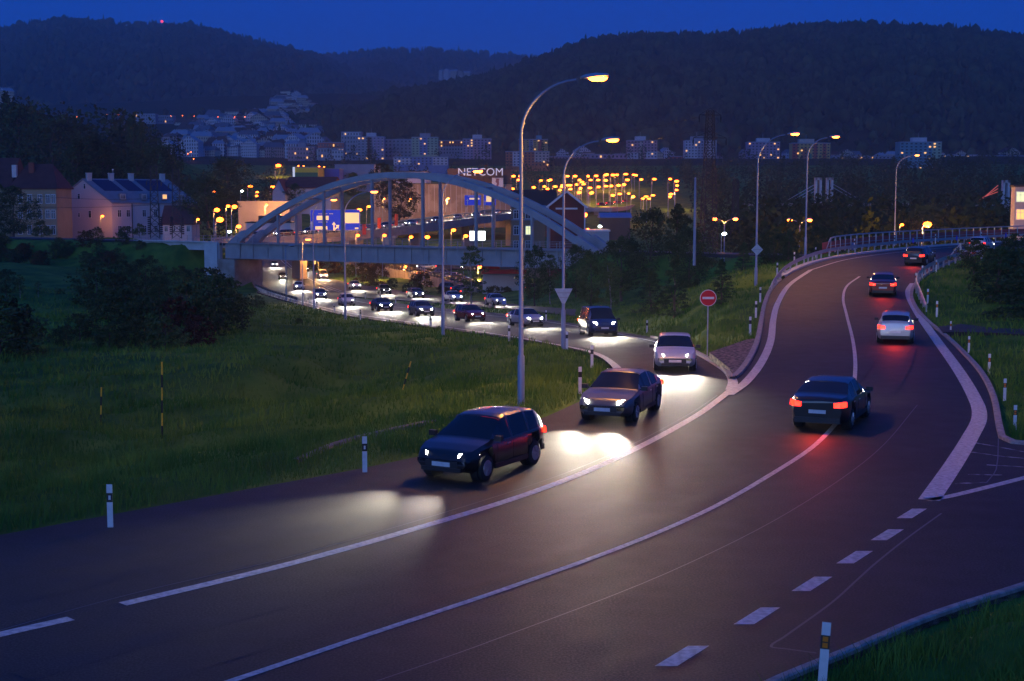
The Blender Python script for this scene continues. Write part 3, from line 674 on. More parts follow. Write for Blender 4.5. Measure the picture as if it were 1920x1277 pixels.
gl = smooth_poly([gp(1444,548,zA,-.35), gp(1452,538,zA,-.1)]+[gp(x, y, zA) for x, y in ((1472,516),(1500,499),(1540,484),(1580,476),(1640,469),(1700,462),(1760,458),(1820,454),(1900,449),(2000,445))], 5)
guardrail('guardrail', gl, 'long steel guardrail curving along the left edge of the ramp to the bridge', 2.2)
gr_ = smooth_poly([gp(1737,583,zA,-.4), gp(1726,563,zA,-.1)]+[gp(x, y, zA) for x, y in ((1719,548),(1721,532),(1735,518),(1755,506),(1780,496),(1800,491))], 5)
guardrail('guardrail', gr_, 'short steel guardrail curving round the right edge of the ramp', 1.5, .8)
guardrail('guardrail', smooth_poly([gp(x, y, zB, .05) for x, y in ((478,541),(500,551),(520,558),(545,566),(558,571))], 4), 'dark guardrail running from the bridge abutment along the left carriageway', 3.0, .8, m=M_DARK)
# red panelled bridge railing
R_RED = mat('oxide_red_panel', (.42, .06, .05), .7, noise=((.55, .11, .08), .8, .3, .7))
rp = smooth_poly([gp(x, y, lambda d: zA(d)+.1) for x, y in ((1546,478),(1562,474),(1600,467.5),(1660,461),(1740,455),(1820,449.5),(1900,445),(2000,441))], 5)
rp = [p+Vector((0, 1.2, 0)) for p in rp]
c0 = rp[0].copy(); o = empty('bridge_railing', c0, 0, 'galvanised railing with rust red panels along the ramp bridge', 'railing'); q = [p-c0 for p in rp]
m = MB(); Zu = Vector((0, 0, 1))
topz = [min(1.35, .1+1.35*max(0, i-2)/3) if i < 6 else 1.45 for i in range(len(q))]
m.tube([p+Zu*z for p, z in zip(q, topz)][2:], .07, 8); m.build('handrail', M_GALV, o)
m = MB(); m.tube([p+Zu*.62 for p in q][4:], .03, 6); m.build('middle_rail', M_GALV, o)
pm = MB(); pm.box((0, 0, .68), (.12, .12, 1.5)); me = pm.mesh('baluster_post', M_GALV); lastp = None
for p in resample(q[5:], .5):
    if lastp is None or (p-lastp).length > 2.3: lastp = p; link('baluster_post', me, o, p)
m = MB(); pn = Vector((.35, .9, 0)); 
for a, b_ in zip(q[:-1], q[1:]): m.bar(a+Zu*.55+pn*.25, b_+Zu*.55+pn*.25, .03, 1.05)
m.build('red_panel', R_RED, o)
# chevron board on it, blue marker plates and white posts behind the rail
p = gp(1646, 461, lambda d: zA(d)); p = p+Vector((0, .75, .35)); k = p.y/2667
o = empty('chevron_board', p, 0, 'small red and white curve chevron board on the guardrail', 'traffic sign')
m = MB(); m.box((0, 0, 6*k), (11*k, .02, 12*k)); m.build('board', M_WHITE, o)
m = MB(); 
for dx in (-4,):
    m.prism([(dx*k, 1*k), ((dx+3.2)*k, 1*k), ((dx+8)*k, 6*k), ((dx+3.2)*k, 11*k), (dx*k, 11*k), ((dx+3.6)*k, 6*k)], (0, -.02, 0), Vector((1,0,0)), Vector((0,0,1)), Vector((0,1,0)), .01)
m.build('red_chevron', M_RED, o)
m = MB(); m.box((-3.2*k, -.03, 3.5*k), (2.5*k, .01, 5*k)); m.build('blue_plate', M_BLUE, o)
for i, (x, y) in enumerate(((1604,466),(1679,459),(1756,455),(1842,450))):
    put_post('plain', gp(x, y, lambda d: zA(d)+.25)+Vector((0, .5, 0)), f'white post fixed behind the ramp guardrail, {("first","second","third","fourth")[i]} from the left', 'white posts behind the ramp guardrail')
for i, (x, y) in enumerate(((1716,457),(1798,452),(1890,446))):
    b = gp(x, y, lambda d: zA(d)+.55)+Vector((0, .8, 0)); m = MB(); m.box((0, 0, .3), (.16, .05, .5)); m.box((0, -.03, .3), (.1, .01, .4)); tag(m.build('marker_plate', M_BLUE), f'small blue marker plate on the red railing, {("left","middle","right")[i]} one', 'marker plate', 'blue marker plates').location = b
b = gp(1599, 470, zA)+Vector((0, -.2, .05)); m = MB(); m.box((0, 0, .35), (.36, .25, .62)); m.box((0, 0, .70), (.30, .20, .08)); m.box((0, 0, .02), (.42, .3, .06)); oo = tag(m.build('blue_box', mat('faded_blue', (.05, .12, .38), .6)), 'small pale blue box in front of the ramp guardrail', 'roadside box'); oo.location = b
# bridge end frame at the right guardrail
p = gp(1800, 487, zA); o = empty('steel_barrier_end', p, 0, 'galvanised barrier end frame at the top of the short guardrail', 'barrier')
m = MB()
for x in (0, .9, 1.9): m.box((x, 0, .7), (.16, .14, 1.5))
m.build('upright', M_GALV, o); m = MB(); m.bar((0, 0, 1.4), (2.4, .5, 1.3), .1, .1); m.bar((0, 0, .8), (2.4, .5, .7), .1, .2); m.build('cross_bar', M_GALV, o); m = MB(); m.bar((-1.2, -.4, .1), (0, 0, 1.4), .08, .08); m.build('brace', M_GALV, o)

# ------------------------------------------------------------ railway arch bridge
LB = (RAIL_B-RAIL_A).length
bo = empty('arch_bridge', RAIL_A, math.atan2(rd.y, rd.x), 'grey steel railway arch bridge with vertical hangers spanning the road', 'bridge')
WB = 4.8; HR = 12.0
for y in (0, WB):
    m = MB(); m.box((LB/2, y, -1.45), (LB+3.2, .35, 2.5)); m.box((LB/2, y-.02, -.15), (LB+3.3, .6, .16)); m.box((LB/2, y, -2.75), (LB+3.2, .75, .12)); g = m.build('girder', M_STEEL, bo)
    s = MB(); x = 1.2
    while x < LB: s.box((x, y-.28 if y == 0 else y+.28, -1.45), (.12, .22, 2.4)); x += 3.55
    s.build('stiffener', M_STEEL, g)
    # arch rib: box section swept along a parabola
    N = 44; m = MB(); vs = []
    for i in range(N+1):
        t = i/N; x = t*LB; z = 4*HR*t*(1-t)-.2; sl_ = 4*HR*(1-2*t)/LB; nn = Vector((-sl_, 0, 1)).normalized(); hh = .50
        c = Vector((x, y, z))
        for a, bq in ((-.36, -hh), (.36, -hh), (.36, hh), (-.36, hh)): vs.append(c+Vector((0, a, 0))+nn*bq)
    fs = [(i*4+k_, i*4+(k_+1) % 4, (i+1)*4+(k_+1) % 4, (i+1)*4+k_) for i in range(N) for k_ in range(4)]+[(0, 1, 2, 3), (N*4, N*4+1, N*4+2, N*4+3)]
    m.add(vs, fs); m.build('arch_rib', M_STEEL, bo)
    for i in range(1, 7):
        x = i*LB/7; z = 4*HR*(i/7)*(1-i/7)-.7; m = MB(); m.box((x, y, z/2-1.2), (.45, .36, z+2.4)); m.box((x, y-.2, z/2-1.2), (.34, .06, z+2.3)); m.build('hanger', M_STEEL, bo)
    m = MB(); m.prism([(-1.9, -2.8), (1.6, -2.8), (1.8, .2), (3.4, 1.7), (2.2, 2.3), (-1.9, -.3)], (0, y+.5, 0), Vector((1,0,0)), Vector((0,0,1)), Vector((0,-1,0)), 1.0); m.build('end_gusset', M_STEEL, bo)
    m = MB(); m.prism([(1.9, -2.8), (-1.6, -2.8), (-1.8, .2), (-3.4, 1.7), (-2.2, 2.3), (1.9, -.3)], (LB, y+.5, 0), Vector((1,0,0)), Vector((0,0,1)), Vector((0,-1,0)), 1.0); m.build('end_gusset', M_STEEL, bo)
m = MB(); m.box((LB/2, WB/2, -.55), (LB+3, WB-.7, .35)); m.build('deck', M_DARK, bo)
for i in range(2, 13):
    t = i/14; x = t*LB; z = 4*HR*t*(1-t)-.2
    if z > 7: m = MB(); m.bar((x, 0, z), (x, WB, z), .3, .3); m.build('wind_brace', M_STEEL, bo)
for y in (-1.1, WB+1.1):                                      # walkway with railing outside the girder
    m = MB(); m.box((LB/2+.0, y+(.28 if y < 0 else -.28), -.02), (LB+4, .7, .08)); wk = m.build('walkway', M_STEEL, bo)
    m = MB(); 
    for z in (.6, 1.1): m.bar((-2, y, z), (LB+2, y, z), .05, .05)
    m.build('handrail', M_STEEL, wk)
    pm = MB(); pm.box((0, 0, .1 if y < 0 else .5), (.09, .09, 2.1 if y < 0 else 1.2)); me = pm.mesh('railing_post', M_STEEL)
    for i in range(22): link('railing_post', me, wk, (-2+i*(LB+4)/21, y, 0))
for y in (1.7, 3.15):
    m = MB(); m.bar((-40, y, -.28), (LB+20, y, -.28), .07, .16); m.build('track_rail', M_DARK, bo)
# abutment and wing wall on the left; pier at the right
ab = empty('bridge_abutment', RAIL_A, bo.rotation_euler.z, 'pale concrete bridge abutment with a sloping wing wall at the left of the road', 'bridge abutment')
m = MB(); m.box((-1.2, 2.4, -6.2), (4.4, 7.2, 6.5)); m.build('bearing_wall', M_CONCD, ab)
m = MB(); m.box((-4.6, -1.25, -4.6), (3.2, .5, 9.4)); m.build('corner_pillar', M_CONC, ab)
m = MB(); m.prism([(-2.9, -9.9), (-7.6, -9.9), (-5.0, -1.4), (-13.3, -1.4), (-13.3, .0), (-2.9, .0)], (-.0, -1.0, 0), Vector((1,0,0)), Vector((0,0,1)), Vector((0,1,0)), .8); 
m.prism([(-13.0, -1.4), (-23, -1.4), (-24, -.4), (-24, .0), (-13.0, .0)], (0, -1.01, 0), Vector((1,0,0)), Vector((0,0,1)), Vector((0,1,0)), .8); m.build('wing_wall', M_CONC, ab)
m = MB(); m.box((-14, -1.1, .12), (21, 1.1, .22)); m.build('coping', M_CONC, ab)
m = MB()
for z in (.7, 1.25): m.bar((-25, -1.3, z), (-2, -1.3, z), .05, .05)
for i in range(12): m.box((-25+i*2.05, -1.3, .6), (.08, .08, 1.3))
m.build('railing', M_STEEL, ab)
pr = empty('bridge_pier', RAIL_A+rd*(LB+1), bo.rotation_euler.z, 'concrete pier under the right end of the arch bridge half hidden by trees', 'bridge pier')
m = MB(); m.box((0, 2.4, -6.3), (2.6, 7, 6.8)); m.box((0, 2.4, -2.95), (3.2, 7.6, .3)); m.build('shaft', M_CONCD, pr)
m = MB(); m.box((0, 0, 0), (260, 6.2, .5)); tag(m.build('railway_bed', M_DARK), kind='structure'); oo = bpy.data.objects['railway_bed']; oo.location = RAIL_A-rd*132+rn*2.2+Vector((0,0,-.25)); oo.rotation_euler.z = bo.rotation_euler.z
m = MB(); m.box((0, 0, 0), (120, 6.2, .5)); tag(m.build('railway_bed_right', M_DARK), kind='structure'); oo = bpy.data.objects['railway_bed_right']; oo.location = RAIL_A+rd*(LB+62.5)+rn*2.2+Vector((0,0,-.25)); oo.rotation_euler.z = bo.rotation_euler.z

# ------------------------------------------------------------ lattice towers, masts and poles
def lattice(mb, H, w0, w1, n, t=.09):
    f = lambda z: w0+(w1-w0)*z/H
    for sx, sy in ((-1,-1),(1,-1),(1,1),(-1,1)): mb.bar((sx*w0/2, sy*w0/2, 0), (sx*w1/2, sy*w1/2, H), t, t)
    for i in range(n):
        z0, z1 = H*i/n, H*(i+1)/n; a, b_ = f(z0)/2, f(z1)/2
        for (p, q_) in (((-1,-1),(1,-1)),((1,-1),(1,1)),((1,1),(-1,1)),((-1,1),(-1,-1))):
            mb.bar((p[0]*a, p[1]*a, z0), (q_[0]*b_, q_[1]*b_, z1), t*.6, t*.6); mb.bar((q_[0]*a, q_[1]*a, z0), (p[0]*b_, p[1]*b_, z1), t*.6, t*.6); mb.bar((p[0]*b_, p[1]*b_, z1), (q_[0]*b_, q_[1]*b_, z1), t*.6, t*.6)
def pylon(px, pyb, pyt, d, w0, w1, n, label, arms, t=.12, name='lattice_pylon'):
    b_ = at(px, pyb, d); H = at(px, pyt, d).z-b_.z; o = empty(name, b_, R(12), label, 'pylon'); m = MB(); lattice(m, H, w0, w1, n, t); m.build('lattice_mast', M_DARK, o)
    for z, L in arms:
        m = MB(); m.bar((-L, 0, H-z), (L, 0, H-z), .1, .12); m.bar((-L, 0, H-z), (0, 0, H-z+1.0), .06, .06); m.bar((L, 0, H-z), (0, 0, H-z+1.0), .06, .06); a = m.build('cross_arm', M_DARK, o)
        for x in (-L, L): m = MB(); m.tube([(x, 0, H-z), (x, 0, H-z-.5), (x, 0, H-z-1.1)], [.05, .13, .05], 6); m.build('insulator', M_DARK, a)
    return o
pylon(1328, 475, 208, 215, 2.3, .9, 18, 'tall dark lattice power pylon rising over the trees right of centre', ((.6, 1.7), (4.0, 2.6), ), .10)
pylon(1378, 440, 335, 330, 1.6, .8, 9, 'smaller dark lattice pylon right of the tall one', ((.5, .8),))
pylon(291, 447, 312, 300, 1.9, 1.3, 10, 'left lattice mast of the railway beside the pink house', ((3, 1.5),), .16, 'railway_mast')
pylon(332, 447, 318, 300, 1.9, 1.3, 10, 'right lattice mast of the railway beside the small house', ((3, 1.5),), .16, 'railway_mast')
for i, (px_, lb) in enumerate(((280,'left of the left mast'),(303,'right of the left mast'),(321,'left of the right mast'),(343,'right of the right mast'))):
    b_ = at(px_, 440, 298); m = MB()
    for z in np.linspace(.2, 3.6, 9): m.tube([(0, 0, z-.15), (0, 0, z), (0, 0, z+.15)], [.22, .36, .22], 8)
    o = tag(m.build('tension_weight', M_DARK), f'stacked cable tension weight hanging {lb}', 'cable weight', 'cable tension weights'); o.location = b_
b_ = at(1302, 480, 150); H = at(1302, 335, 150).z-b_.z; o = empty('utility_pole', b_, 0, 'plain grey utility pole left of the tall pylon', 'utility pole'); m = MB(); m.tube([(0, 0, -1), (0, 0, H)], [.17, .1], 8); m.build('pole', M_POLE, o); m = MB(); m.tube([(0, 0, H), (0, 0, H+.15)], [.12, .05], 8); m.build('cap', M_GALV, o)
for (px_, pyb, pyt, d, lb, lit) in ((238, 82, 46, 4600, 'pale lattice transmitter mast on the left hill', 0), (304, 55, 42, 5000, 'thin mast with a red light on the ridge of the left hill', 1)):
    b_ = at(px_, pyb, d); H = at(px_, pyt, d).z-b_.z; o = empty('transmitter_mast', b_, 0, lb, 'mast'); m = MB(); lattice(m, H, 9 if not lit else 3, 3 if not lit else 1.5, 6, 1.0); m.build('lattice_mast', mat('pale_steel', (.6, .62, .65), .6), o)
    if lit: m = MB(); m.box((0, 0, H+3), (7, 7, 6)); m.box((0, 0, H+6.5), (4, 4, 1.2)); m.build('warning_light', mat('red_warning_light', (.3, .02, .02), .5, emit=(1, .05, .1), es=3), o)
b_ = at(1762, 62, 2900); o = empty('lookout_tower', b_, 0, 'small lookout tower with a lit cabin on the right hill crest', 'lookout tower'); m = MB(); m.tube([(0, 0, -25), (0, 0, 4)], [4, 3.4], 8); m.build('shaft', M_CONC, o)
m = MB(); m.tube([(0, 0, 4), (0, 0, 7), (0, 0, 10)], [5.5, 6.5, 6.5], 8); m.build('cabin', M_CONC, o); m = MB(); m.tube([(0, 0, 10), (0, 0, 12), (0, 0, 18)], [8, 6, .4], 8); m.build('roof', M_DARK, o); m = MB(); m.box((0, -6.7, 7), (5, .3, 3)); m.build('lit_window', mat('tower_light', (.1, .1, .1), .5, emit=(1, .8, .55), es=3), o)

# overhead wires
def wire(a, b_, sag, label, r=.03):
    a, b_ = Vector(a), Vector(b_); pts = [(a.lerp(b_, t)-a)+Vector((0, 0, -4*sag*t*(1-t))) for t in np.linspace(0, 1, 25)]
    m = MB(); m.tube(pts, r, 4); o = tag(m.build('overhead_wire', M_DARK), label, 'wire', 'overhead wires'); o.location = a
wire(at(-60, 352, 300), at(291, 372, 300), 1.0, 'thin overhead wire crossing before the ochre and pink houses, upper', .035)
wire(at(-60, 386, 300), at(291, 384, 300), .5, 'thin overhead wire crossing before the ochre and pink houses, lower', .035)
wire(at(1328, 215, 215), at(960, 232, 420), 3, 'thin power line running left from the tall pylon, upper', .03)
wire(at(1328, 240, 215), at(960, 252, 420), 3, 'thin power line running left from the tall pylon, lower', .03)
# ------------------------------------------------------------ hills with their forests
def hill(name, prof, d_crest, d_base, py_base, back, m, cols=160, rows=26, amp=.004):
    xs = np.array([p[0] for p in prof], float); ys = np.array([p[1] for p in prof], float)
    px = np.linspace(xs[0], xs[-1], cols); py = np.interp(px, xs, ys)
    def surf(t, px_, py_):
        # t 0 base .. 1 crest .. >1 back side
        d = d_base+(d_crest-d_base)*np.minimum(t, 1)+np.maximum(t-1, 0)*back
        zc = np.array([at(a, b, d_crest).z for a, b in zip(px_, py_)]); zb = at(960, py_base, d_base).z
        f = np.minimum(t, 1); s = f**.85
        bump = (np.sin(px_*.021+f*5)*np.cos(px_*.009-f*9)+.5*np.sin(px_*.063+f*14))*amp*d_crest*f*(1-f)*3
        z = zb+(zc-zb)*s+bump; z = np.where(t > 1, zc-(t-1)*zc*.8, z)
        x = (px_-CX)/F*d*(1.0+.0*t); return x, d, z
    V = []
    ts = np.concatenate([np.linspace(-.05, 1, rows), np.array([1.15, 1.5, 2.0])])
    for t in ts:
        x, d, z = surf(np.full(cols, max(t, 0)), px, py); 
        if t < 0: z = z-60
        V.append(np.column_stack([x, np.full(cols, 0)+d, z]))
    V = np.array(V); nr_ = len(ts); ii_ = np.arange(nr_*cols).reshape(nr_, cols)
    q_ = np.stack([ii_[:-1, :-1], ii_[:-1, 1:], ii_[1:, 1:], ii_[1:, :-1]], -1).reshape(-1, 4)
    tag(link(name, npmesh(name, V.reshape(-1, 3), quads=q_, mats=m, smooth=True)), kind='structure')
    return lambda t, p: surf(np.asarray(t, float), np.asarray(p, float), np.interp(p, xs, ys)), (xs[0], xs[-1])
M_FOR = mat('forest_foliage', (.020, .030, .012), 1, noise=((.095, .10, .04), .03, .38, .66), spec=.05)
M_FOR2 = mat('forest_foliage_far', (.030, .036, .016), 1, noise=((.09, .09, .05), .012, .35, .65), spec=.05)
def forest(name, surf, rngx, n, hgt, label, m, tmax=1.02, conifer=.6):
    t = rng.uniform(0, 1, n)**.8*tmax; p = rng.uniform(rngx[0], rngx[1], n); k = rng.random(n) < .10; t[k] = rng.uniform(.985, 1.03, k.sum())
    x, d, z = surf(t, p); h = rng.uniform(.6, 1.25, n)*hgt*np.where(rng.random(n) < .08, 1.3, 1); V = []; T = []
    con = (rng.random(n) < conifer) | (k & (rng.random(n) < .3)); o = 0
    ang = np.arange(6)*math.pi/3
    for i in range(n):
        a0 = ang+rng.random()*2
        if con[i]:
            w_ = h[i]*.21
            for (r_, zz) in ((1, .15), (.68, .45), (.36, .72)):
                ring = np.column_stack([x[i]+np.cos(a0)*w_*r_*rng.uniform(.75, 1.25, 6), d[i]+np.sin(a0)*w_*r_, np.full(6, z[i]+h[i]*zz)])
                V.append(ring); V.append([[x[i], d[i], z[i]+h[i]*min(1, zz+.42)]]); T += [(o+j, o+(j+1) % 6, o+6) for j in range(6)]; o += 7
        else:
            w_ = h[i]*.42
            r1 = np.column_stack([x[i]+np.cos(a0)*w_*rng.uniform(.7, 1.15, 6), d[i]+np.sin(a0)*w_, z[i]+h[i]*rng.uniform(.3, .45, 6)])
            r2 = np.column_stack([x[i]+np.cos(a0+.5)*w_*.72*rng.uniform(.6, 1.2, 6), d[i]+np.sin(a0+.5)*w_*.7, z[i]+h[i]*rng.uniform(.62, .8, 6)])
            V += [r1, r2, [[x[i], d[i], z[i]+h[i]*.92]], [[x[i], d[i], z[i]]]]
            T += [(o+j, o+(j+1) % 6, o+6+j) for j in range(6)]+[(o+(j+1) % 6, o+6+(j+1) % 6, o+6+j) for j in range(6)]+[(o+6+j, o+6+(j+1) % 6, o+12) for j in range(6)]+[(o+(j+1) % 6, o+j, o+13) for j in range(6)]; o += 14
    tag(link(name, npmesh(name, np.vstack(V), tris=np.array(T), mats=m)), label, 'forest', kind='stuff')
s1, r1_ = hill('far_hills', [(-500,120),(-200,90),(-60,74),(0,70),(60,52),(120,45),(180,46),(230,52),(300,53),(370,57),(440,72),(520,92),(600,114),(640,128),(720,160),(800,200)], 5000, 2700, 232, 1500, M_HILL)
forest('far_forest', s1, r1_, 6500, 26, 'far bluish wooded hills on the left horizon', M_FOR2, conifer=.35)
s2, r2_ = hill('farthest_hill', [(480,150),(560,130),(620,111),(700,100),(800,99),(900,106),(1000,114),(1100,130),(1250,170)], 6200, 3600, 240, 1500, M_HILL, cols=90)
forest('far_forest', s2, r2_, 2600, 28, 'farthest low wooded hill in the gap between the two large ones', M_FOR2, conifer=.4)
s3, r3_ = hill('right_hill', [(420,262),(500,242),(560,220),(620,202),(700,189),(800,174),(900,155),(980,132),(1060,103),(1110,85),(1150,79),(1220,76),(1300,76),(1380,73),(1440,66),(1500,58),(1560,56),(1640,58),(1720,62),(1800,66),(1850,74),(1920,82),(2050,104),(2300,150)], 2700, 1480, 300, 900, M_HILL, cols=240, rows=40)
forest('hillside_forest', s3, r3_, 17000, 17, 'dark wooded hillside rising behind the city on the right', M_FOR, conifer=.5)
s4, r4_ = hill('back_right_hill', [(1650,90),(1720,60),(1760,57),(1810,60),(1870,68),(1950,80),(2100,100)], 2950, 2800, 120, 600, M_HILL, cols=60, rows=6)

# ------------------------------------------------------------ trees
def leafmat(name, a, b, sc_=.5): return mat(name, a, .7, noise=(b, sc_, .35, .68), spec=.2)
ML_DARK = leafmat('dark_leaves', (.028, .050, .016), (.080, .115, .036)); ML_MID = leafmat('green_leaves', (.045, .080, .022), (.12, .16, .05))
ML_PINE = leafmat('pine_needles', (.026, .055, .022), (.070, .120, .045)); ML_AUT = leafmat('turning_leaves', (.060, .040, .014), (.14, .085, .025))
ML_RED = leafmat('red_autumn_leaves', (.05, .020, .012), (.11, .045, .025))
def crown_mesh(name, H, Wd, z0, nclump, nleaf, leaf, m, shape='round', seed=0):
    g = np.random.default_rng(seed); cs = []; rs = []
    while len(cs) < nclump:
        t = g.random(); 
        if shape == 'pine': prof = (1-t)*.95+.06
        elif shape == 'poplar': prof = (math.sin(math.pi*min(1, t*.93+.07))**.6)
        elif shape == 'bush': prof = math.sqrt(max(0, 1-(t*.98)**2))
        else: prof = math.sin(math.pi*(t*.86+.10))**.75
        a = g.uniform(0, 2*math.pi); rr = math.sqrt(g.uniform(.12, 1))*prof*(1+.25*math.sin(a*3+seed)+.12*math.sin(a*7+t*9))
        x, y, z = math.cos(a)*rr*Wd/2, math.sin(a)*rr*Wd/2, z0+t*(H-z0)
        if shape == 'pine': z -= rr*Wd*.10
        cs.append((x, y, z)); rs.append((Wd*.13 if shape != 'pine' else Wd*.12)*g.uniform(.6, 1.35)*(.5+prof*.5))
    cs = np.repeat(np.array(cs), nleaf, 0); rs = np.repeat(np.array(rs), nleaf); n = len(cs)
    off = g.normal(size=(n, 3)); off /= np.linalg.norm(off, axis=1)[:, None]; off *= (g.random(n)**.5*rs)[:, None]
    if shape == 'pine': off[:, 2] *= .35; off[:, 2] -= np.hypot(off[:, 0], off[:, 1])*.1
    else: off[:, 2] *= .8
    c = cs+off; nrm = g.normal(size=(n, 3))+off/np.maximum(rs, .01)[:, None]*1.2; nrm /= np.linalg.norm(nrm, axis=1)[:, None]
    up = g.normal(size=(n, 3)); a_ = np.cross(nrm, up); a_ /= np.linalg.norm(a_, axis=1)[:, None]; b_ = np.cross(nrm, a_)
    L = leaf*g.uniform(.6, 1.3, n)[:, None]; Wl = L*(.55 if shape != 'pine' else .35)
    v = np.stack([c-a_*L, c-b_*Wl+nrm*L*.12, c+a_*L, c+b_*Wl-nrm*L*.12], 1).reshape(-1, 3); v[:, 2] = np.maximum(v[:, 2], .02)
    return npmesh(name, v, quads=np.arange(n*4).reshape(-1, 4), mats=m), cs[::nleaf]
def trunk_mesh(H, r, cs, m, seed=0, nl=9, low=.25):
    g = random.Random(seed); mb = MB(); pts = [(0, 0, -.4)]; x = y = 0
    for i in range(1, 7): x += g.uniform(-.02, .02)*H; y += g.uniform(-.02, .02)*H; pts.append((x, y, H*.85*i/6))
    mb.tube(pts, [r*1.25, r, r*.8, r*.62, r*.45, r*.28, r*.12], 7)
    for i in range(nl):
        c = cs[g.randrange(len(cs))]; zt = max(low*H, c[2]-abs(c[0])*.9-abs(c[1])*.9-.1*H); k = min(5, max(0, zt/(H*.85)*6)); a = Vector(pts[int(k)]).lerp(Vector(pts[int(k)+1]), k-int(k)); mid = a.lerp(Vector(c), .5)+Vector((0, 0, .05*H*g.random()))
        mb.tube([a, mid, Vector(c)], [r*.35, r*.22, r*.08], 5, cap=False)
    return mb.mesh('trunk', m, True)
TP = {}
def tree_proto(key, H, Wd, z0, ncl, nlf, leaf, m, shape, seed, bark=None, r=None, name='tree', nl=9):
    cm, cs = crown_mesh('crown', H, Wd, z0, ncl, nlf, leaf, m, shape, seed); tm = trunk_mesh(H, r or H*.018, cs, bark or M_BARK, seed, nl); TP[key] = (cm, tm, name, H)
tree_proto('round1', 9, 7.0, 1.2, 130, 42, .15, ML_DARK, 'round', 1, name='broadleaf_tree')
tree_proto('round2', 9, 6.0, 1.0, 120, 42, .15, ML_MID, 'round', 2, name='broadleaf_tree')
tree_proto('round3', 11, 8.5, 1.5, 150, 42, .17, ML_DARK, 'round', 3, name='broadleaf_tree')
tree_proto('pine1', 9, 6.0, .5, 150, 40, .16, ML_PINE, 'pine', 4, name='pine_tree', nl=16)
tree_proto('pine2', 7, 5.5, .3, 130, 40, .15, ML_PINE, 'pine', 5, name='pine_tree', nl=16)
tree_proto('birch', 8, 3.6, 1.6, 70, 30, .12, ML_MID, 'round', 6, bark=M_BIRCH, r=.09, name='birch_tree', nl=16)
tree_proto('poplar', 14, 4.2, 1.0, 130, 40, .2, ML_DARK, 'poplar', 7, name='poplar_tree')
tree_proto('aut', 9, 7, 1.0, 120, 40, .16, ML_AUT, 'round', 8, name='broadleaf_tree')
tree_proto('bush1', 2.2, 3.2, 0, 60, 42, .085, ML_DARK, 'bush', 9, r=.05, name='shrub', nl=6)
tree_proto('bush2', 2.0, 2.6, 0, 55, 42, .085, ML_MID, 'bush', 10, r=.05, name='shrub', nl=6)
tree_proto('bushr', 2.0, 2.4, 0, 50, 40, .085, ML_RED, 'bush', 11, r=.05, name='shrub', nl=6)
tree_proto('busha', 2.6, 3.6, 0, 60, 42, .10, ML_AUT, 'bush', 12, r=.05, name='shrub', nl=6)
def tree(key, p, s, label, group=None, rz=None, name=None, sz=None):
    cm, tm, nm, H = TP[key]; o = empty(name or nm, p, rz if rz is not None else random.uniform(0, 6.28), label, 'shrub' if nm == 'shrub' else 'tree', group)
    o.scale = (s, s, sz or s); link('crown', cm, o); link('trunk', tm, o); return o
def tree_px(key, px, pyb, pyt, label, group=None, d=None, wf=1.0, z=None):
    """tree with its foot and top seen at these pixels"""
    p = at(px, pyb, d) if d else (grp(px, pyb) if z is None else gp(px, pyb, z)); H = at(px, pyt, p.y).z-p.z
    s = H/TP[key][3]; return tree(key, p, s*wf, label, group, sz=s)
# middle right clump
for a in (('birch', 885, 578, 462, 'thin birch in front of the railway girder left of the tall lamp pole', 1.15),
          ('round1', 1003, 578, 462, 'dark bushy tree just right of the tall lamp pole', .75),
          ('birch', 1032, 572, 478, 'narrow birch between the two tall lamp poles', 1.0),
          ('round2', 1110, 585, 470, 'green tree right of the triangular sign', 1.0),
          ('birch', 1145, 592, 492, 'yellowish young birch with a pale trunk on the slope', 1.25),
          ('pine1', 1265, 596, 478, 'dark pine at the foot of the slope left of the no entry sign', 1.0),
          ('pine2', 1222, 588, 500, 'low spreading pine with its branches on the grass', 1.1),
          ('pine1', 1352, 572, 486, 'dark pine behind the no entry sign', 1.05)):
    tree_px(a[0], a[1], a[2], a[3], a[4], 'trees on the slope between the two roads', wf=a[5])
for a in (('round3', 1220, 560, 395, 'large dark tree highest of the group in the middle', 205, .95), ('round1', 1165, 560, 445, 'dark rounded tree over the right end of the bridge', 170, 1.2), ('round3', 1290, 555, 430, 'broad dark tree below the tall pylon', 165, 1.0),
          ('poplar', 1270, 560, 385, 'slender dark tree top left of the pylon', 215, 1.1), ('pine1', 1395, 540, 455, 'dark tree left of the diamond sign lamp pole', 150, 1.0), ('round1', 1450, 520, 432, 'dark tree behind the start of the ramp guardrail', 165, 1.2),
          ('pine1', 1480, 500, 430, 'dark conifer behind the ramp guardrail', 160, 1.0), ('round1', 1540, 490, 425, 'dark low tree behind the bend of the ramp', 190, 1.2), ('round3', 1080, 560, 462, 'dark tree behind the triangular sign', 190, .8)):
    tree_px(a[0], a[1], a[2], a[3], a[4], 'dark trees beyond the ramp', a[5], a[6])
# right edge
for a in (('pine1', 1875, 592, 462, 'big dark bushy pine at the right edge of the picture, its middle', 92, 1.5), ('pine2', 1935, 625, 455, 'dark pine cut by the right edge of the picture', 84, 1.7), ('bush1', 1826, 505, 452, 'small leafy bush hanging over the end of the short guardrail', 110, 1.0), ('round1', 1900, 560, 440, 'dark tree rising behind the right edge pines', 105, 1.0), ('bush1', 1890, 560, 470, 'round bush filling the gap at the left of the right edge pines', 95, 1.2)):
    tree_px(a[0], a[1], a[2], a[3], a[4], 'dark pines at the right edge', a[5], a[6])
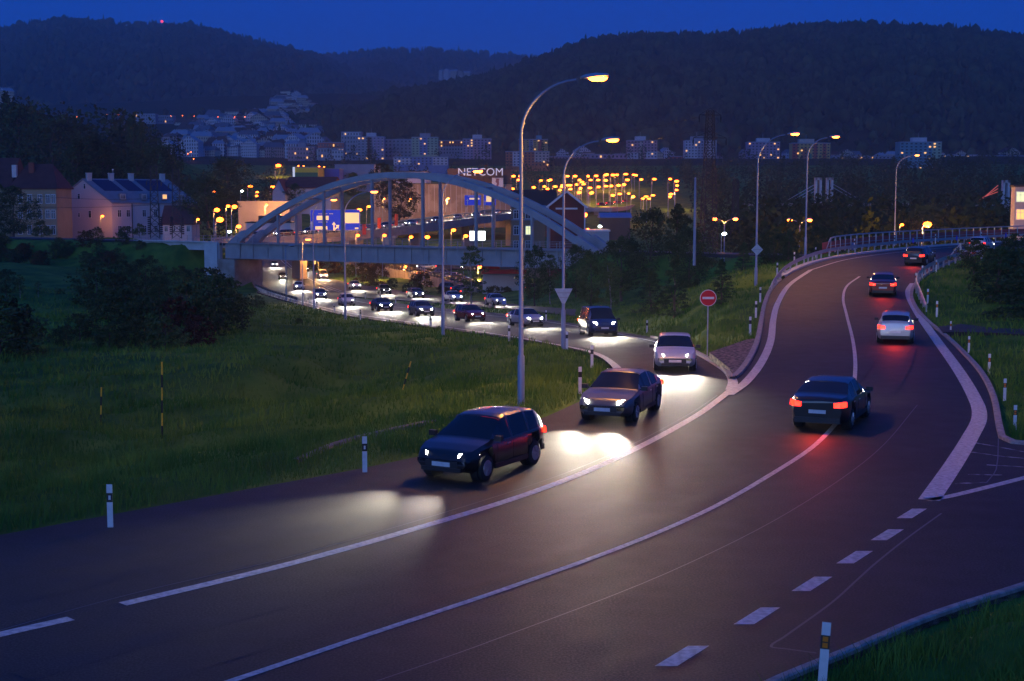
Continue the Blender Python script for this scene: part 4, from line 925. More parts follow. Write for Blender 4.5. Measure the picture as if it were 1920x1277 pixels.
# shrubs left
SH = [(200,600,545,'bush1'),(238,612,540,'bush1'),(272,628,560,'bush1'),(300,600,520,'round1'),(330,632,560,'bushr'),(352,610,530,'bush2'),(388,630,548,'bush1'),(412,618,540,'bush1'),(180,575,500,'bush1'),(232,570,490,'round1'),(150,640,590,'bush1'),(205,655,610,'bush2'),(255,650,600,'bush1'),(310,655,598,'bush2'),(365,648,592,'bushr'),(120,648,612,'bush1'),(415,600,520,'bush2'),(340,585,500,'round1'),(275,570,480,'round1'),(390,575,505,'bush1')]
nthw = ['first','second','third','fourth','fifth','sixth','seventh','eighth','ninth','tenth','eleventh','twelfth','thirteenth','fourteenth','fifteenth','sixteenth','seventeenth','eighteenth','nineteenth','twentieth']
for i, (x, yb, yt, k) in enumerate(sorted(SH)):
    tree_px(k, x, yb, yt, f'{"reddish" if k == "bushr" else "dark"} bush in the thicket before the rail embankment, {nthw[i]} from the left', 'bushes in the thicket left of the bridge', wf=1.12)
for x, yb, yt, k, lb in ((482,578,555,'bush2','small round bush in front of the bridge abutment'),(560,608,597,'bush1','tiny bush on the grass below the left carriageway'),(0,668,560,'bush1','dark bush cut by the left edge of the picture'),(28,640,590,'bush2','low bush right of the one at the left edge'),(12,560,505,'round1','small tree at the left edge under the embankment'),(38,560,515,'birch','thin sapling at the left edge in the meadow'),(72,560,528,'birch','young sapling with a white guard in the far meadow'),(425,600,560,'birch','bare pale sapling by the wing wall')):
    tree_px(k, x, yb, yt, lb, wf=1.2)
E_ = 0
emb = []
for i in range(60):
    t = random.uniform(-100, -15); p = RAIL_A+rd*t-rn*random.uniform(4.5, 15); k = random.choice(['bush1','bush1','bush2','busha','round1']); s = random.uniform(.75, 1.35) if k != 'round1' else random.uniform(.28, .42)
    tree(k, (p.x, p.y, gz(p.x, p.y)-.2), s, 'bush in the dark scrub covering the rail embankment', 'bushes on the rail embankment')
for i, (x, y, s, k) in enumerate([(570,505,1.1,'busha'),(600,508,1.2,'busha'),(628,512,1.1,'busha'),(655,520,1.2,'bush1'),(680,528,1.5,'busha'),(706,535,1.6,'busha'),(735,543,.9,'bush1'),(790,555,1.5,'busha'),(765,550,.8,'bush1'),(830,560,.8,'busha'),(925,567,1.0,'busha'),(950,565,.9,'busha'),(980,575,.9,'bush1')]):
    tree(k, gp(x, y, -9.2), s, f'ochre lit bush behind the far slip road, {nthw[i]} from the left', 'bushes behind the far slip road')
# trees round the houses on the left
for a in (('round3', 25, 447, 352, 'dark round tree before the ochre house', 318, 1.3), ('bush2', 78, 444, 415, 'small leafy bush before the ochre house', 318, 1), ('bush1', 236, 442, 425, 'low shrub before the pink house', 302, 1.3), ('bush2', 262, 442, 420, 'leggy shrub before the pink house by the mast', 302, .8),
          ('poplar', 150, 420, 262, 'tall dark poplar left of the pink house', 430, 1.5), ('poplar', 178, 420, 255, 'tallest dark poplar behind the pink house', 440, 1.6), ('poplar', 206, 420, 268, 'dark poplar above the pink house roof', 440, 1.5), ('pine1', 252, 400, 215, 'pointed dark spruce on the skyline of the left wood', 560, .62),
          ('pine1', 268, 400, 228, 'second pointed spruce beside the skyline one', 560, .6), ('round3', 255, 420, 285, 'broad dark tree behind the pink house', 450, 1.3), ('round3', 105, 400, 225, 'big dark tree on the left skyline', 540, 1.3), ('round3', 40, 400, 200, 'big dark tree at the left above the ochre house', 560, 1.2), ('round3', 300, 410, 275, 'dark tree at the right end of the left wood', 470, 1.1), ('aut', 62, 330, 212, 'brownish tree on the left skyline', 620, 1.2),
          ('round3', 390, 425, 335, 'dark tree left of the starlike lamps', 330, 1.6), ('round3', 432, 400, 300, 'dark round tree mass left of the valley lamps', 480, 1.6), ('poplar', 420, 380, 295, 'dark tree top beside the hillside town', 560, 1.6), ('round3', 350, 425, 340, 'dark tree behind the small house', 420, 1.4),
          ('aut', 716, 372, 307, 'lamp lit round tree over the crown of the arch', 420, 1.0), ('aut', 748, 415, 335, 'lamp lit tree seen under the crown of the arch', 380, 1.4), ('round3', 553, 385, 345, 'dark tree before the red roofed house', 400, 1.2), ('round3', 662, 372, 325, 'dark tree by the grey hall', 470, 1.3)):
    tree_px(a[0], a[1], a[2], a[3], a[4], 'trees around the houses and halls', a[5], a[6])

def wood(name, boxes, label, m, leafn=110):
    """far-off wood: crowns of leaf faces scattered over the ground"""
    V = []
    for (u0, u1, d0, d1, n, h0, h1, zt) in boxes:
        d = np.exp(rng.uniform(math.log(d0), math.log(d1), n)); u = rng.uniform(u0, u1, n); P = np.column_stack([u*d, d]); k = ~inside(P, PA) & ~inside(P, PB); P = P[k]; z = terr(P); 
        for (x, y), zz in zip(P, z):
            h = rng.uniform(h0, h1); r_ = h*rng.uniform(.28, .42); nl = leafn; lf = h*.05
            g = rng.normal(size=(nl, 3)); g /= np.linalg.norm(g, axis=1)[:, None]; g *= (rng.random(nl)**.33)[:, None]
            pine = rng.random() < .25
            c = np.column_stack([x+g[:, 0]*r_, y+g[:, 1]*r_, zz+h*.52+g[:, 2]*h*.5]); 
            lob = 1+.3*np.sin(np.arctan2(g[:, 1], g[:, 0])*3+x)
            c[:, 0] = x+g[:, 0]*r_*lob
            if pine: f_ = np.clip(1.15-(c[:, 2]-zz)/h, .05, 1.1); c[:, 0] = x+(c[:, 0]-x)*f_; c[:, 1] = y+(c[:, 1]-y)*f_
            a_ = rng.normal(size=(nl, 3)); a_ /= np.linalg.norm(a_, axis=1)[:, None]; b_ = np.cross(a_, rng.normal(size=(nl, 3))); b_ /= np.linalg.norm(b_, axis=1)[:, None]
            L = lf*rng.uniform(.6, 1.4, nl)[:, None]; V.append(np.stack([c-a_*L, c-b_*L*.7, c+a_*L, c+b_*L*.7], 1).reshape(-1, 3))
    V = np.vstack(V); tag(link(name, npmesh(name, V, quads=np.arange(len(V)).reshape(-1, 4), mats=m)), label, 'wood', kind='stuff')
M_WOOD = mat('wood_foliage', (.022, .036, .012), .9, noise=((.075, .09, .032), .05, .35, .68), spec=.1)
wood('far_wood', [(-.37, -.262, 480, 800, 130, 14, 24, 0), (-.262, -.235, 520, 760, 22, 10, 16, 0), (-.45, -.36, 330, 800, 60, 12, 20, 0), (-.235, -.17, 460, 760, 34, 8, 13, 0)], 'dark wood on the slope behind the houses on the left', M_WOOD)
wood('far_wood', [(.135, .38, 320, 620, 210, 9, 15, 0), (.12, .38, 620, 1180, 260, 11, 17, 0), (.38, .6, 250, 700, 60, 10, 16, 0), (.17, .37, 215, 320, 40, 7, 11, 0)], 'wide dark wood in the valley behind the ramp', M_WOOD)
wood('far_wood', [(-.17, .12, 1010, 1240, 110, 10, 15, 0), (-.05, .13, 860, 1000, 40, 8, 12, 0), (-.17, -.07, 800, 1000, 30, 7, 11, 0)], 'belt of dark trees between the halls and the city', M_WOOD, 70)

# ------------------------------------------------------------ buildings
WM = {}
def window_mesh(w_, h_, mull=1):
    k = (round(w_, 2), round(h_, 2), mull)
    if k not in WM:
        f = MB(); f.box((0, -.03, h_/2+.06), (w_+.16, .10, .12)); f.box((0, -.03, -h_/2-.06), (w_+.24, .16, .12))
        for s in (-1, 1): f.box((s*(w_/2+.05), -.03, 0), (.10, .09, h_))
        for i in range(mull): f.box((-w_/2+w_*(i+1)/(mull+1), -.03, 0), (.07, .07, h_))
        f.box((0, -.03, h_*.2), (w_, .06, .06))
        g = MB(); g.box((0, .0, 0), (w_, .06, h_)); WM[k] = (f.mesh('frame', M_FRAME), g.mesh('window', M_WIN), g.mesh('window', M_LITW), g.mesh('window', M_LITC))
    return WM[k]
def add_window(parent, x, y, z, w_, h_, rz=0, lit=0, mull=1, frame=True):
    fr, g0, g1, g2 = window_mesh(w_, h_, mull); o = link('window', (g0, g1, g2)[lit], parent, (x, y, z), rz)
    if frame: link('frame', fr, o)
    return o
def house(name, px0, px1, pyb, pye, d, depth, label, wall, roofm, roof_h, rz=0, cat='house', floors=0, cols=0, ww=1.0, wh=1.5, gable='side', group=None, lit=.06, hip=0, mull=1, chim=0, base=5):
    """front wall spans px0..px1 at distance d; gable 'side': ridge parallel to front, 'front': gable to camera"""
    a, b_ = at(px0, pyb, d), at(px1, pyb, d); W_ = (b_-a).length; H = at(px0, pye, d).z-a.z; o = empty(name, (a+b_)/2, rz, label, cat, group)
    m = MB(); m.box((0, depth/2, (H-base)/2), (W_, depth, H+base))
    if roof_h and gable == 'front': m.prism([(-W_/2, H), (W_/2, H), (0, H+roof_h)], (0, 0, 0), Vector((1,0,0)), Vector((0,0,1)), Vector((0,1,0)), depth)
    elif roof_h and not hip: m.prism([(0, H), (depth, H), (depth/2, H+roof_h)], (-W_/2, 0, 0), Vector((0,1,0)), Vector((0,0,1)), Vector((1,0,0)), W_)
    m.build('wall', wall, o)
    if roof_h:
        m = MB(); e = .5; t = .22
        if gable == 'front':
            for s in (-1, 1): m.add([(s*(W_/2+e), -e, H-e*roof_h/(W_/2)), (0, -e, H+roof_h+.02), (0, depth+e, H+roof_h+.02), (s*(W_/2+e), depth+e, H-e*roof_h/(W_/2)), (s*(W_/2+e), -e, H-e*roof_h/(W_/2)+t), (0, -e, H+roof_h+t), (0, depth+e, H+roof_h+t), (s*(W_/2+e), depth+e, H-e*roof_h/(W_/2)+t)], [(0,1,2,3),(4,5,6,7),(0,1,5,4),(2,3,7,6),(0,3,7,4)])
        else:
            hx = W_/2+e-hip; k = e*roof_h/(depth/2)
            v = [(-W_/2-e, -e, H-k), (W_/2+e, -e, H-k), (W_/2+e, depth+e, H-k), (-W_/2-e, depth+e, H-k), (-hx, depth/2, H+roof_h+t), (hx, depth/2, H+roof_h+t)]
            m.add(v+[(p[0], p[1], p[2]+t) for p in v[:4]], [(6,7,5,4),(8,9,4,5),(7,8,5),(9,6,4),(0,1,7,6),(1,2,8,7),(2,3,9,8),(3,0,6,9),(3,2,1,0)])
        r_ = m.build('roof', roofm, o)
        for i in range(chim):
            c = MB(); c.box((-W_*.3+i*W_*.6/max(1, chim-1) if chim > 1 else 0, depth*.42, H+roof_h), (.9, .8, 2.2)); c.build('chimney', M_CONC, r_)
    else:
        m = MB(); m.box((0, depth/2, H+.12), (W_+.4, depth+.4, .28)); m.build('roof', roofm, o)
    if floors:
        n = 0
        for f in range(floors):
            for c in range(cols):
                add_window(o, -W_/2+W_*(c+.5)/cols, 0, H*(f+.55)/floors, ww, wh, 0, 1 if random.random() < lit else 0, mull, d < 700); n += 1
    return o
wl = lambda n, c, c2=None: mat(n, c, .85, noise=(c2 or tuple(q*.78 for q in c), .25, .3, .7))
# ochre house
OCH = wl('ochre_render', (.42, .32, .20)); DRED = mat('dark_red_tiles', (.07, .02, .018), .8, noise=((.11, .035, .03), .6, .3, .7)); PINK = wl('pink_render', (.60, .52, .53), (.56, .49, .50)); SLATE = mat('blue_grey_roof', (.16, .19, .24), .5, noise=((.22, .25, .30), .5, .3, .7)); PV = mat('solar_panel', (.01, .02, .09), .12)
o = house('ochre_house', 22, 108, 450, 351, 345, 12, 'ochre plastered old house with a dark red roof at the left edge', OCH, DRED, 5.5, cols=0, chim=0, hip=3)
sc_px = 345/F
for yy in (373, 402, 431):
    for xx in (38, 56, 75, 90, 100):
        p = at(xx, yy, 345)-o.location; add_window(o, p.x, 0, p.z, .9, 2.0, 0, 0)
for yy in (386, 415): m = MB(); q_ = at(65, yy, 345)-o.location; m.box((0, -.08, q_.z), (10.9, .25, .22)); m.build('cornice', OCH, o)
m = MB(); m.box((-1.5, 4, 17.2), (1.2, 1, 3)); m.build('chimney', mat('brick_chimney', (.22, .06, .04), .85), o); m = MB(); m.box((-5.3, 3, 16.6), (1.1, 1, 3)); m.build('chimney', M_CONC, o)
house('ochre_house_wing', -60, 20, 450, 350, 350, 14, 'gabled wing of the ochre house cut by the left edge', OCH, DRED, 7, gable='side')
# pink house
W1, W2 = at(115, 440, 385), at(211, 440, 372)
gdir = (W2-W1).normalized(); ang = R(24)
ph = empty('pink_house', at(211, 441, 370), 0, 'pink three storey house with a blue-grey roof carrying solar panels', 'house')
GW = 15.5; LW = 23.0; EH = 8.6; RH = 5.8
ex = Vector((-math.cos(R(12)), math.sin(R(12)), 0)); ey = Vector((math.sin(R(52)), math.cos(R(52)), 0))   # gable wall runs left, long wall runs right and back
zz = Vector((0, 0, 1))
m = MB(); m.prism([(0, -5), (GW, -5), (GW, EH), (GW/2, EH+RH), (0, EH)], (0, 0, 0), ex, zz, ey, LW); m.build('wall', PINK, ph)
m = MB()
for s in (0, 1):
    x0_, x1_ = (-.6, GW/2) if s == 0 else (GW+.6, GW/2); k = .6*RH/(GW/2)
    a_ = [ex*x0_+zz*(EH-k)-ey*.4, ex*x1_+zz*(EH+RH)-ey*.4, ex*x1_+zz*(EH+RH)+ey*(LW+.4), ex*x0_+zz*(EH-k)+ey*(LW+.4)]; m.add(a_+[p+zz*.25 for p in a_], [(0,1,2,3),(4,5,6,7),(0,1,5,4),(1,2,6,5),(2,3,7,6),(3,0,4,7)])
rf = m.build('roof', SLATE, ph)
def roofp(s, t, h=.3): return ex*(-.6+(GW/2+.6)*t)+ey*s+zz*(EH-.6*RH/(GW/2)+(RH+.6*RH/(GW/2))*t+h)
for (s0, s1) in ((1.5, 6.5), (8, 12), (13.5, 20.5)):
    m = MB(); q_ = [roofp(s0, .48), roofp(s1, .48), roofp(s1, .93), roofp(s0, .93)]; m.add(q_+[p+zz*.08 for p in q_], [(4,5,6,7),(0,1,5,4),(1,2,6,5),(2,3,7,6),(3,0,4,7)]); pn_ = m.build('solar_panel', PV, rf)
for s_ in (1.2, 7.2, 12.7, 21.5):
    m = MB(); c = roofp(s_, .97); m.box((c.x, c.y, c.z+.5), (1.3, .9, 2.0), R(38)); m.box((c.x, c.y, c.z+1.55), (1.5, 1.1, .15), R(38)); m.build('chimney', M_CONC, rf)
for j, s_ in enumerate((3.5, 9.3, 15, 20)):
    c = roofp(s_, .16); m = MB(); m.box((c.x, c.y, c.z+.5), (1.5, 1.7, 1.7), R(38)); m.build('dormer', SLATE, rf)
    wv = add_window(ph, *(c+zz*.5+Vector((-.55, -.66, 0))*0+(-(ex*0)+Vector((math.cos(R(38))*0, 0, 0)))-Vector((-math.sin(R(38)), math.cos(R(38)), 0))*.9), 1.1, 1.1, R(38), 1 if j == 2 else 0, 2)
axr = math.atan2(ey.y, ey.x)
for z_ in (1.5, 5.6):
    for s_ in (2.0, 4.4, 8.8, 12, 15.2, 17.5, 20.5):
        p = ey*s_-Vector((-math.sin(axr), math.cos(axr), 0))*.04; add_window(ph, p.x, p.y, z_, .9, 1.7, axr)
gx = math.atan2(-ex.y, -ex.x)
for s_, z_, w_, h_ in ((6.2, 5.4, .7, 1.7), (9.3, 5.2, .4, 1.0), (9.2, 10.0, .6, 1.3), (7.5, 12.6, .5, 1.2), (6.3, .8, .8, 1.2)):
    p = ex*s_-Vector((-math.sin(gx), math.cos(gx), 0))*.04; add_window(ph, p.x, p.y, z_, w_, h_, gx, 0, 0)
for s_ in (5.5, 13.0): m = MB(); p = ey*s_-Vector((-math.sin(axr), math.cos(axr), 0))*.08; m.tube([(p.x, p.y, -1), (p.x, p.y, EH-.2)], .12, 6); m.build('downpipe', M_DARK, ph)
wl_ = far_lamp(192, 405, 'small orange lamp on a bracket at the gable of the pink house', None, 366, .8); light('lamp_light', (.6, -.8, -.3), 60, LAMPC, wl_)
m = MB(); p = roofp(8, 1, .3); m.tube([p, p+zz*2.4], .06, 6); m.tube([p+zz*2.2, p+zz*2.5], .25, 6); m.build('aerial', M_GALV, rf)
house('small_house', 305, 360, 443, 418, 360, 9, 'low pink house with a dark roof right of the pink one', PINK, DRED, 4.2, floors=1, cols=4, ww=.8, wh=1.3)
house('village_house', 108, 132, 362, 328, 560, 10, 'dark gabled cottage with a pale gable among the trees', wl('grey_render', (.25,.27,.32)), M_DARK, 3.5, gable='front')
house('village_house', 88, 104, 330, 318, 620, 8, 'tiny pale cottage glimpsed in the left wood', wl('grey_render', (.25,.27,.32)), M_DARK, 2.5)
# halls in the valley
PALE = wl('pale_cladding', (.55, .50, .48)); WHT = wl('white_cladding', (.62, .62, .64)); GREYC = wl('grey_cladding', (.26, .30, .38)); BRNR = wl('brown_cladding', (.14, .08, .06))
house('pale_hall', 447, 543, 408, 379, 345, 20, 'pale flat hall lit yellow by street lamps left of the arch', PALE, PALE, 0, cat='hall')
o = house('loading_shed', 461, 545, 432, 418, 330, 10, 'low white shed with a dark opening below the pale hall', WHT, M_DARK, 0, cat='shed'); m = MB(); m.box((1.5, -.05, 2.6), (7.5, .08, 1.5)); m.build('opening', M_DARK, o)
house('red_roof_house', 532, 622, 372, 352, 460, 14, 'long house with a dark red roof and a pale gable', wl('pale_blue_render', (.35, .38, .48)), DRED, 3.4, rz=R(-8))
house('gable_house', 511, 535, 378, 360, 455, 16, 'tall pale gable wall left of the red roof', wl('pale_blue_render', (.35, .38, .48)), DRED, 4, gable='front')
YELW = mat('yellow_cladding', (.60, .50, .04), .7)
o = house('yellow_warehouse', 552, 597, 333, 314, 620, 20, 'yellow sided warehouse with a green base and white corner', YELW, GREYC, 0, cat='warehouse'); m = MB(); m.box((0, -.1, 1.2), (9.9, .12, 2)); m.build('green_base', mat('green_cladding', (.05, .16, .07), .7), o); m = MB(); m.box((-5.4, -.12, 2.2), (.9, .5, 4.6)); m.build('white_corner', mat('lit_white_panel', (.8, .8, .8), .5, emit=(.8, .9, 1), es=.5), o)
house('blue_shed', 597, 636, 333, 317, 640, 16, 'blue shop shed right of the yellow warehouse', mat('blue_cladding', (.06, .09, .42), .6), GREYC, 0, cat='shop')
house('grey_hall', 628, 702, 338, 309, 660, 30, 'long grey-blue hall with a flat roof', GREYC, GREYC, 0, cat='hall')
house('white_roof_hall', 738, 800, 330, 322, 560, 30, 'low hall with a white eaves strip above the arch', WHT, M_DARK, 0, cat='hall')
# big hall with roof letters
d_ = 470; o = house('sign_hall', 700, 960, 398, 345, d_, 40, 'large brown and pale hall carrying white roof letters', mat('hall_cladding', (.36, .28, .22), .8, noise=((.26, .19, .14), .15, .45, .5)), M_DARK, 0, cat='hall')
m = MB()
for i in range(26): m.box((-22.5+i*1.8, -.06, 4.5), (.12, .1, 9)); 
m.build('cladding_rib', M_CONC, o)
m = MB(); m.box((12, 6, 11.8), (21, 10, 5)); m.build('roof_block', BRNR, o)
def text(body, loc, size, m, parent=None, ex=.04, align='CENTER', rz=0, name='letters'):
    c = bpy.data.curves.new(name, 'FONT'); c.body = body; c.size = size; c.extrude = ex; c.align_x = align; c.align_y = 'CENTER'; c.materials.append(m); c.resolution_u = 3
    t = bpy.data.objects.new('tmp', c); C.objects.link(t); bpy.context.view_layer.update(); me = bpy.data.meshes.new_from_object(t.evaluated_get(bpy.context.evaluated_depsgraph_get())); bpy.data.objects.remove(t)
    me.name = name; q = link(name, me, parent, loc, rz); q.rotation_euler = (R(90), 0, rz); return q
p = at(901, 323, 468); wlet = mat('lit_letters', (.75, .78, .85), .5, emit=(.75, .8, 1), es=.28)
t = text('NETCOM', p, 3.6, wlet, None, .12); k_ = (83*468/F)/t.dimensions.x; t.scale = (k_, k_*.98, 1); t.name = 'roof_letters'; tag(t, 'big white letters NETCOM standing on the hall roof', 'sign')
m = MB(); m.bar((-7.3, 0, -1.7), (7.3, 0, -1.7), .12, .12)
for i in range(8): m.bar((-7+i*2, 0, -1.7), (-7+i*2, 1.2, -3.2), .1, .1)
q_ = m.build('letter_frame', M_DARK); q_.location = (0, 0, 0); q_.parent = t; q_.rotation_euler = (R(-90), 0, 0); q_.scale = (1/k_, 1, 1)
p = at(933, 342, 468.5); o = empty('billboard', p, 0, 'white billboard with a dark figure-like picture below the roof letters', 'billboard'); m = MB(); m.box((0, 0, 0), (3.7, .2, 3.0)); m.build('board', M_WHITE, o); m = MB(); m.prism([(-.5, -1.3), (.1, -1.4), (.5, -.6), (.4, .6), (.6, 1.2), (-.4, 1.3), (-.7, .2), (-.2, -.3)], (0, -.13, 0), Vector((1,0,0)), Vector((0,0,1)), Vector((0,1,0)), .02); m.build('picture', mat('poster_print', (.30, .13, .12), .6), o); m = MB(); m.box((-1, .3, -3), (.2, .2, 4)); m.box((1, .3, -3), (.2, .2, 4)); m.build('support', M_DARK, o)
# blue gantry signs
def gantry(px0, px1, py0, py1, d, label, kind):
    a, b_ = at(px0, py1, d), at(px1, py0, d); w_, h_ = b_.x-a.x, b_.z-a.z; o = empty('gantry_sign', ((a.x+b_.x)/2, d, a.z), 0, label, 'road sign', 'blue gantry signs'); emb_ = mat('lit_sign_blue', (.02, .06, .60), .4, emit=(.02, .05, .9), es=.22); yb = mat('lit_sign_yellow', (.85, .65, .3), .5, emit=(1, .62, .25), es=.9)
    m = MB(); m.box((0, .05, h_/2), (w_, .1, h_)); m.build('rim', M_WHITE, o); m = MB(); m.box((0, -.02, h_/2), (w_-.16*h_/4, .06, h_-.16*h_/4)); m.build('sign_face', emb_, o)
    def panel(cx_, cz_, pw, phh, mt, nm, y=-.06): m = MB(); m.box(((cx_-.5)*w_, y, (1-cz_)*h_), (pw*w_, .04, phh*h_)); return m.build(nm, mt, o)
    def arrow(cx_, cz_, s, side=0):
        m = MB(); X, Z, Y = Vector((1,0,0)), Vector((0,0,1)), Vector((0,1,0)); c = Vector(((cx_-.5)*w_, -.075, (1-cz_)*h_))
        m.prism([(-.13*s, -1*s), (.13*s, -1*s), (.13*s, .35*s), (.42*s, .35*s), (0, 1*s), (-.42*s, .35*s), (-.13*s, .35*s)], c, X, Z, Y, .03)
        if side: m.prism([(.1*s, -.62*s), (.1*s, -.92*s), (.78*s, -.32*s), (.95*s, -.62*s), (1.15*s, .28*s), (.4*s, .28*s), (.62*s, -.05*s)], c-Y*.002, X, Z, Y, .03)
        m.build('arrow', M_WHITE if not side else yb, o)
    if kind == 0:
        panel(.25, .40, .24, .2, yb, 'yellow_panel'); panel(.22, .88, .24, .15, yb, 'yellow_panel'); panel(.80, .40, .36, .5, yb, 'yellow_panel'); panel(.93, .9, .07, .07, yb, 'yellow_panel')
        arrow(.03, .78, 1.0); arrow(.475, .80, .95, 1)
        for r_, n_ in ((.20, 3), (.60, 2)):
            m = MB()
            for i in range(n_): m.box(((.12+.11*i-.5+.08)*w_, -.07, (1-r_)*h_), (.08*w_, .02, .05*h_))
            m.build('lettering', M_WHITE, o)
    elif kind == 1: panel(.6, .35, .6, .16, yb, 'yellow_panel'); arrow(.18, .65, .8); panel(.55, .1, .7, .05, M_WHITE, 'lettering')
    else: panel(.55, .4, .7, .55, yb, 'yellow_panel'); arrow(.12, .75, .7)
    m = MB(); 
    for x in (-.42*w_, .42*w_): m.box((x, .3, -2.5), (.25, .25, 5+h_)); 
    m.build('gantry_post', M_STEEL, o); m = MB(); m.box((0, .3, h_*.75), (w_*1.05, .2, .2)); m.box((0, .3, h_*.2), (w_*1.05, .2, .2)); m.build('gantry_beam', M_STEEL, o); return o
gantry(582, 675, 393, 432, 300, 'large blue gantry road sign with yellow panels and white arrows behind the arch', 0)
gantry(871, 902, 366, 385, 400, 'left one of the twin blue gantry signs, with a white arrow', 1); gantry(907, 930, 365, 385, 400, 'right one of the twin blue gantry signs, mostly yellow panel', 2)
for i, (x, y0, y1, d) in enumerate(((683,420,440,300),(711,408,428,310),(743,402,423,320))):
    p = at(x, y1, d); m = MB(); hh = at(x, y0, d).z-p.z; m.box((0, 0, hh/2), (.75, .12, hh)); oo = tag(m.build('red_banner', mat('banner_red', (.55, .05, .02), .6)), f'small red banner on the viaduct parapet, {("left","middle","right")[i]} one', 'banner', 'red banners along the viaduct'); oo.location = p
o = empty('lit_billboard', at(895, 452, 330), 0, 'bright white lit double panel low behind the girder', 'billboard'); m = MB(); m.box((-1.1, 0, 1.2), (1.3, .2, 2.2)); m.box((.9, 0, 1.2), (1.9, .2, 2.2)); m.build('lit_panel', M_COOL if False else mat('lit_white_screen', (.8, .8, .8), .4, emit=(.85, 1, .95), es=3), o); m = MB(); m.box((0, .2, -1.5), (.3, .2, 5)); m.build('support', M_DARK, o)
# brown house and gabled red house
o = house('brown_house', 958, 1022, 470, 388, 262, 10, 'three storey sandy house behind the right half of the arch', wl('sandy_render', (.30, .20, .13)), GREYC, 0)
for yy, xs_ in ((402, (968, 990)), (432, (968,)), (460, (968, 990))):
    for xx in xs_: p = at(xx, yy, 262)-o.location; add_window(o, p.x, 0, p.z, .8, 1.5)
p = at(991, 432, 262)-o.location; add_window(o, p.x, 0, p.z, 1.0, 1.5, 0, 2); m = MB(); p = at(990, 412, 262)-o.location; m.box((0, -.1, p.z), (6.4, .3, .25)); m.build('cornice', GREYC, o)
REDW = wl('dark_red_boards', (.20, .045, .035)); o = house('red_gable_house', 1028, 1096, 470, 388, 255, 14, 'dark red gabled house with white bargeboards and corner posts', REDW, DRED, 2.6, gable='front')
w_ = (at(1096, 470, 255)-at(1028, 470, 255)).x; H_ = at(1028, 388, 255).z-at(1028, 470, 255).z
m = MB(); m.bar((-w_/2-.5, -.62, H_-.2), (0, -.62, H_+2.75), .15, .35); m.bar((w_/2+.5, -.62, H_-.2), (0, -.62, H_+2.75), .15, .35); m.build('bargeboard', M_WHITE, o); m = MB(); m.box((-w_/2, -.1, H_/2), (.22, .25, H_)); m.box((w_/2, -.1, H_/2), (.22, .25, H_)); m.box((0, -.08, H_-.3), (w_*.6, .1, .3)); m.build('corner_post', M_WHITE, o)
house('flat_pavilion', 1098, 1142, 462, 434, 250, 8, 'low pale flat pavilion right of the gabled house', PALE, M_WHITE, 0, cat='pavilion')
o = house('dark_roof_house', 962, 1040, 400, 386, 300, 10, 'dark roofed house behind the sandy one', BRNR, mat('dark_brown_tiles', (.04, .025, .02), .8), 3.2)
house('blue_roof_shed', 1128, 1182, 418, 408, 420, 12, 'long shed with a blue-lit roof between the trees', BRNR, mat('blue_grey_sheet', (.18, .24, .40), .5), 1.2, cat='shed')
# kiosk with red trim and things under the bridge
o = empty('petrol_kiosk', gp(945, 562, -9.2), 0, 'flat building with red eaves and a blue-grey roof under the bridge', 'kiosk'); kk = o.location.y/F
m = MB(); m.box((0, 4, 2.0), (80*kk, 8, 4.6)); m.build('wall', PALE, o); m = MB(); m.box((0, 3.6, 4.6), (84*kk, 9.4, .6)); m.build('red_eaves', M_RED, o); m = MB(); m.prism([(-42*kk, 4.9), (42*kk, 4.9), (30*kk, 6.6), (-20*kk, 6.6)], (0, 1.5, 0), Vector((1,0,0)), Vector((0,0,1)), Vector((0,1,0)), 6); m.build('roof', SLATE, o)
m = MB(); m.prism([(-43*kk, 5.0), (-8*kk, 5.0), (-14*kk, 6.8), (-37*kk, 6.8)], (0, .9, 0), Vector((1,0,0)), Vector((0,0,1)), Vector((0,1,0)), .5); m.build('red_fascia', M_RED, o)
# right edge pale house
o = house('pale_house', 1899, 1990, 470, 350, 210, 1.5, 'pale house with lit windows cut by the right edge of the picture', wl('cream_render', (.46, .42, .42)), M_DARK, 0)
for i, (xx, yy) in enumerate(((1913, 369), (1913, 402), (1945, 369), (1945, 402))):
    p = at(xx, yy, 210)-o.location; add_window(o, p.x, 0, p.z, 1.1, 1.4, 0, (2, 1, 0, 1)[i])
# apartment blocks
def block(px0, px1, pyt, pyb, d, floors, cols, label, cols3, group='apartment blocks along the foot of the hill', hut=None, stripes=(), depth=14, litp=.07):
    a, b_ = at(px0, pyb, d), at(px1, pyb, d); W_ = b_.x-a.x; H = at(px0, pyt, d).z-a.z; o = empty('apartment_block', (a+b_)/2, 0, label, 'apartment block', group)
    m = MB(); m.box((0, depth/2, (H-12)/2), (W_, depth, H+12)); m.build('wall', cols3[0], o); m = MB(); m.box((0, depth/2, H+.3), (W_+.5, depth+.5, .7)); m.build('roof', GREYC, o)
    for (f0, f1, c, z0, z1) in stripes: m = MB(); m.box((W_*((f0+f1)/2-.5), -.12, H*(z0+z1)/2), (W_*(f1-f0), .25, H*(z1-z0))); m.build('facade_panel', c, o)
    if hut: m = MB(); m.box((W_*(hut[0]-.5), depth/2, H+2.2), (W_*hut[1], depth*.5, 3.6)); m.build('roof_hut', cols3[1], o); m = MB(); m.tube([(W_*(hut[0]-.5), depth/2, H+4), (W_*(hut[0]-.5), depth/2, H+8)], .15, 5); m.build('aerial', M_STEEL, o)
    ww, wh = W_/cols*.45, H/floors*.45
    for f in range(floors):
        for c in range(cols): add_window(o, -W_/2+W_*(c+.5)/cols, -.26, H*(f+.55)/floors, ww, wh, 0, 1 if random.random() < litp else 0, 0, False)
    return o
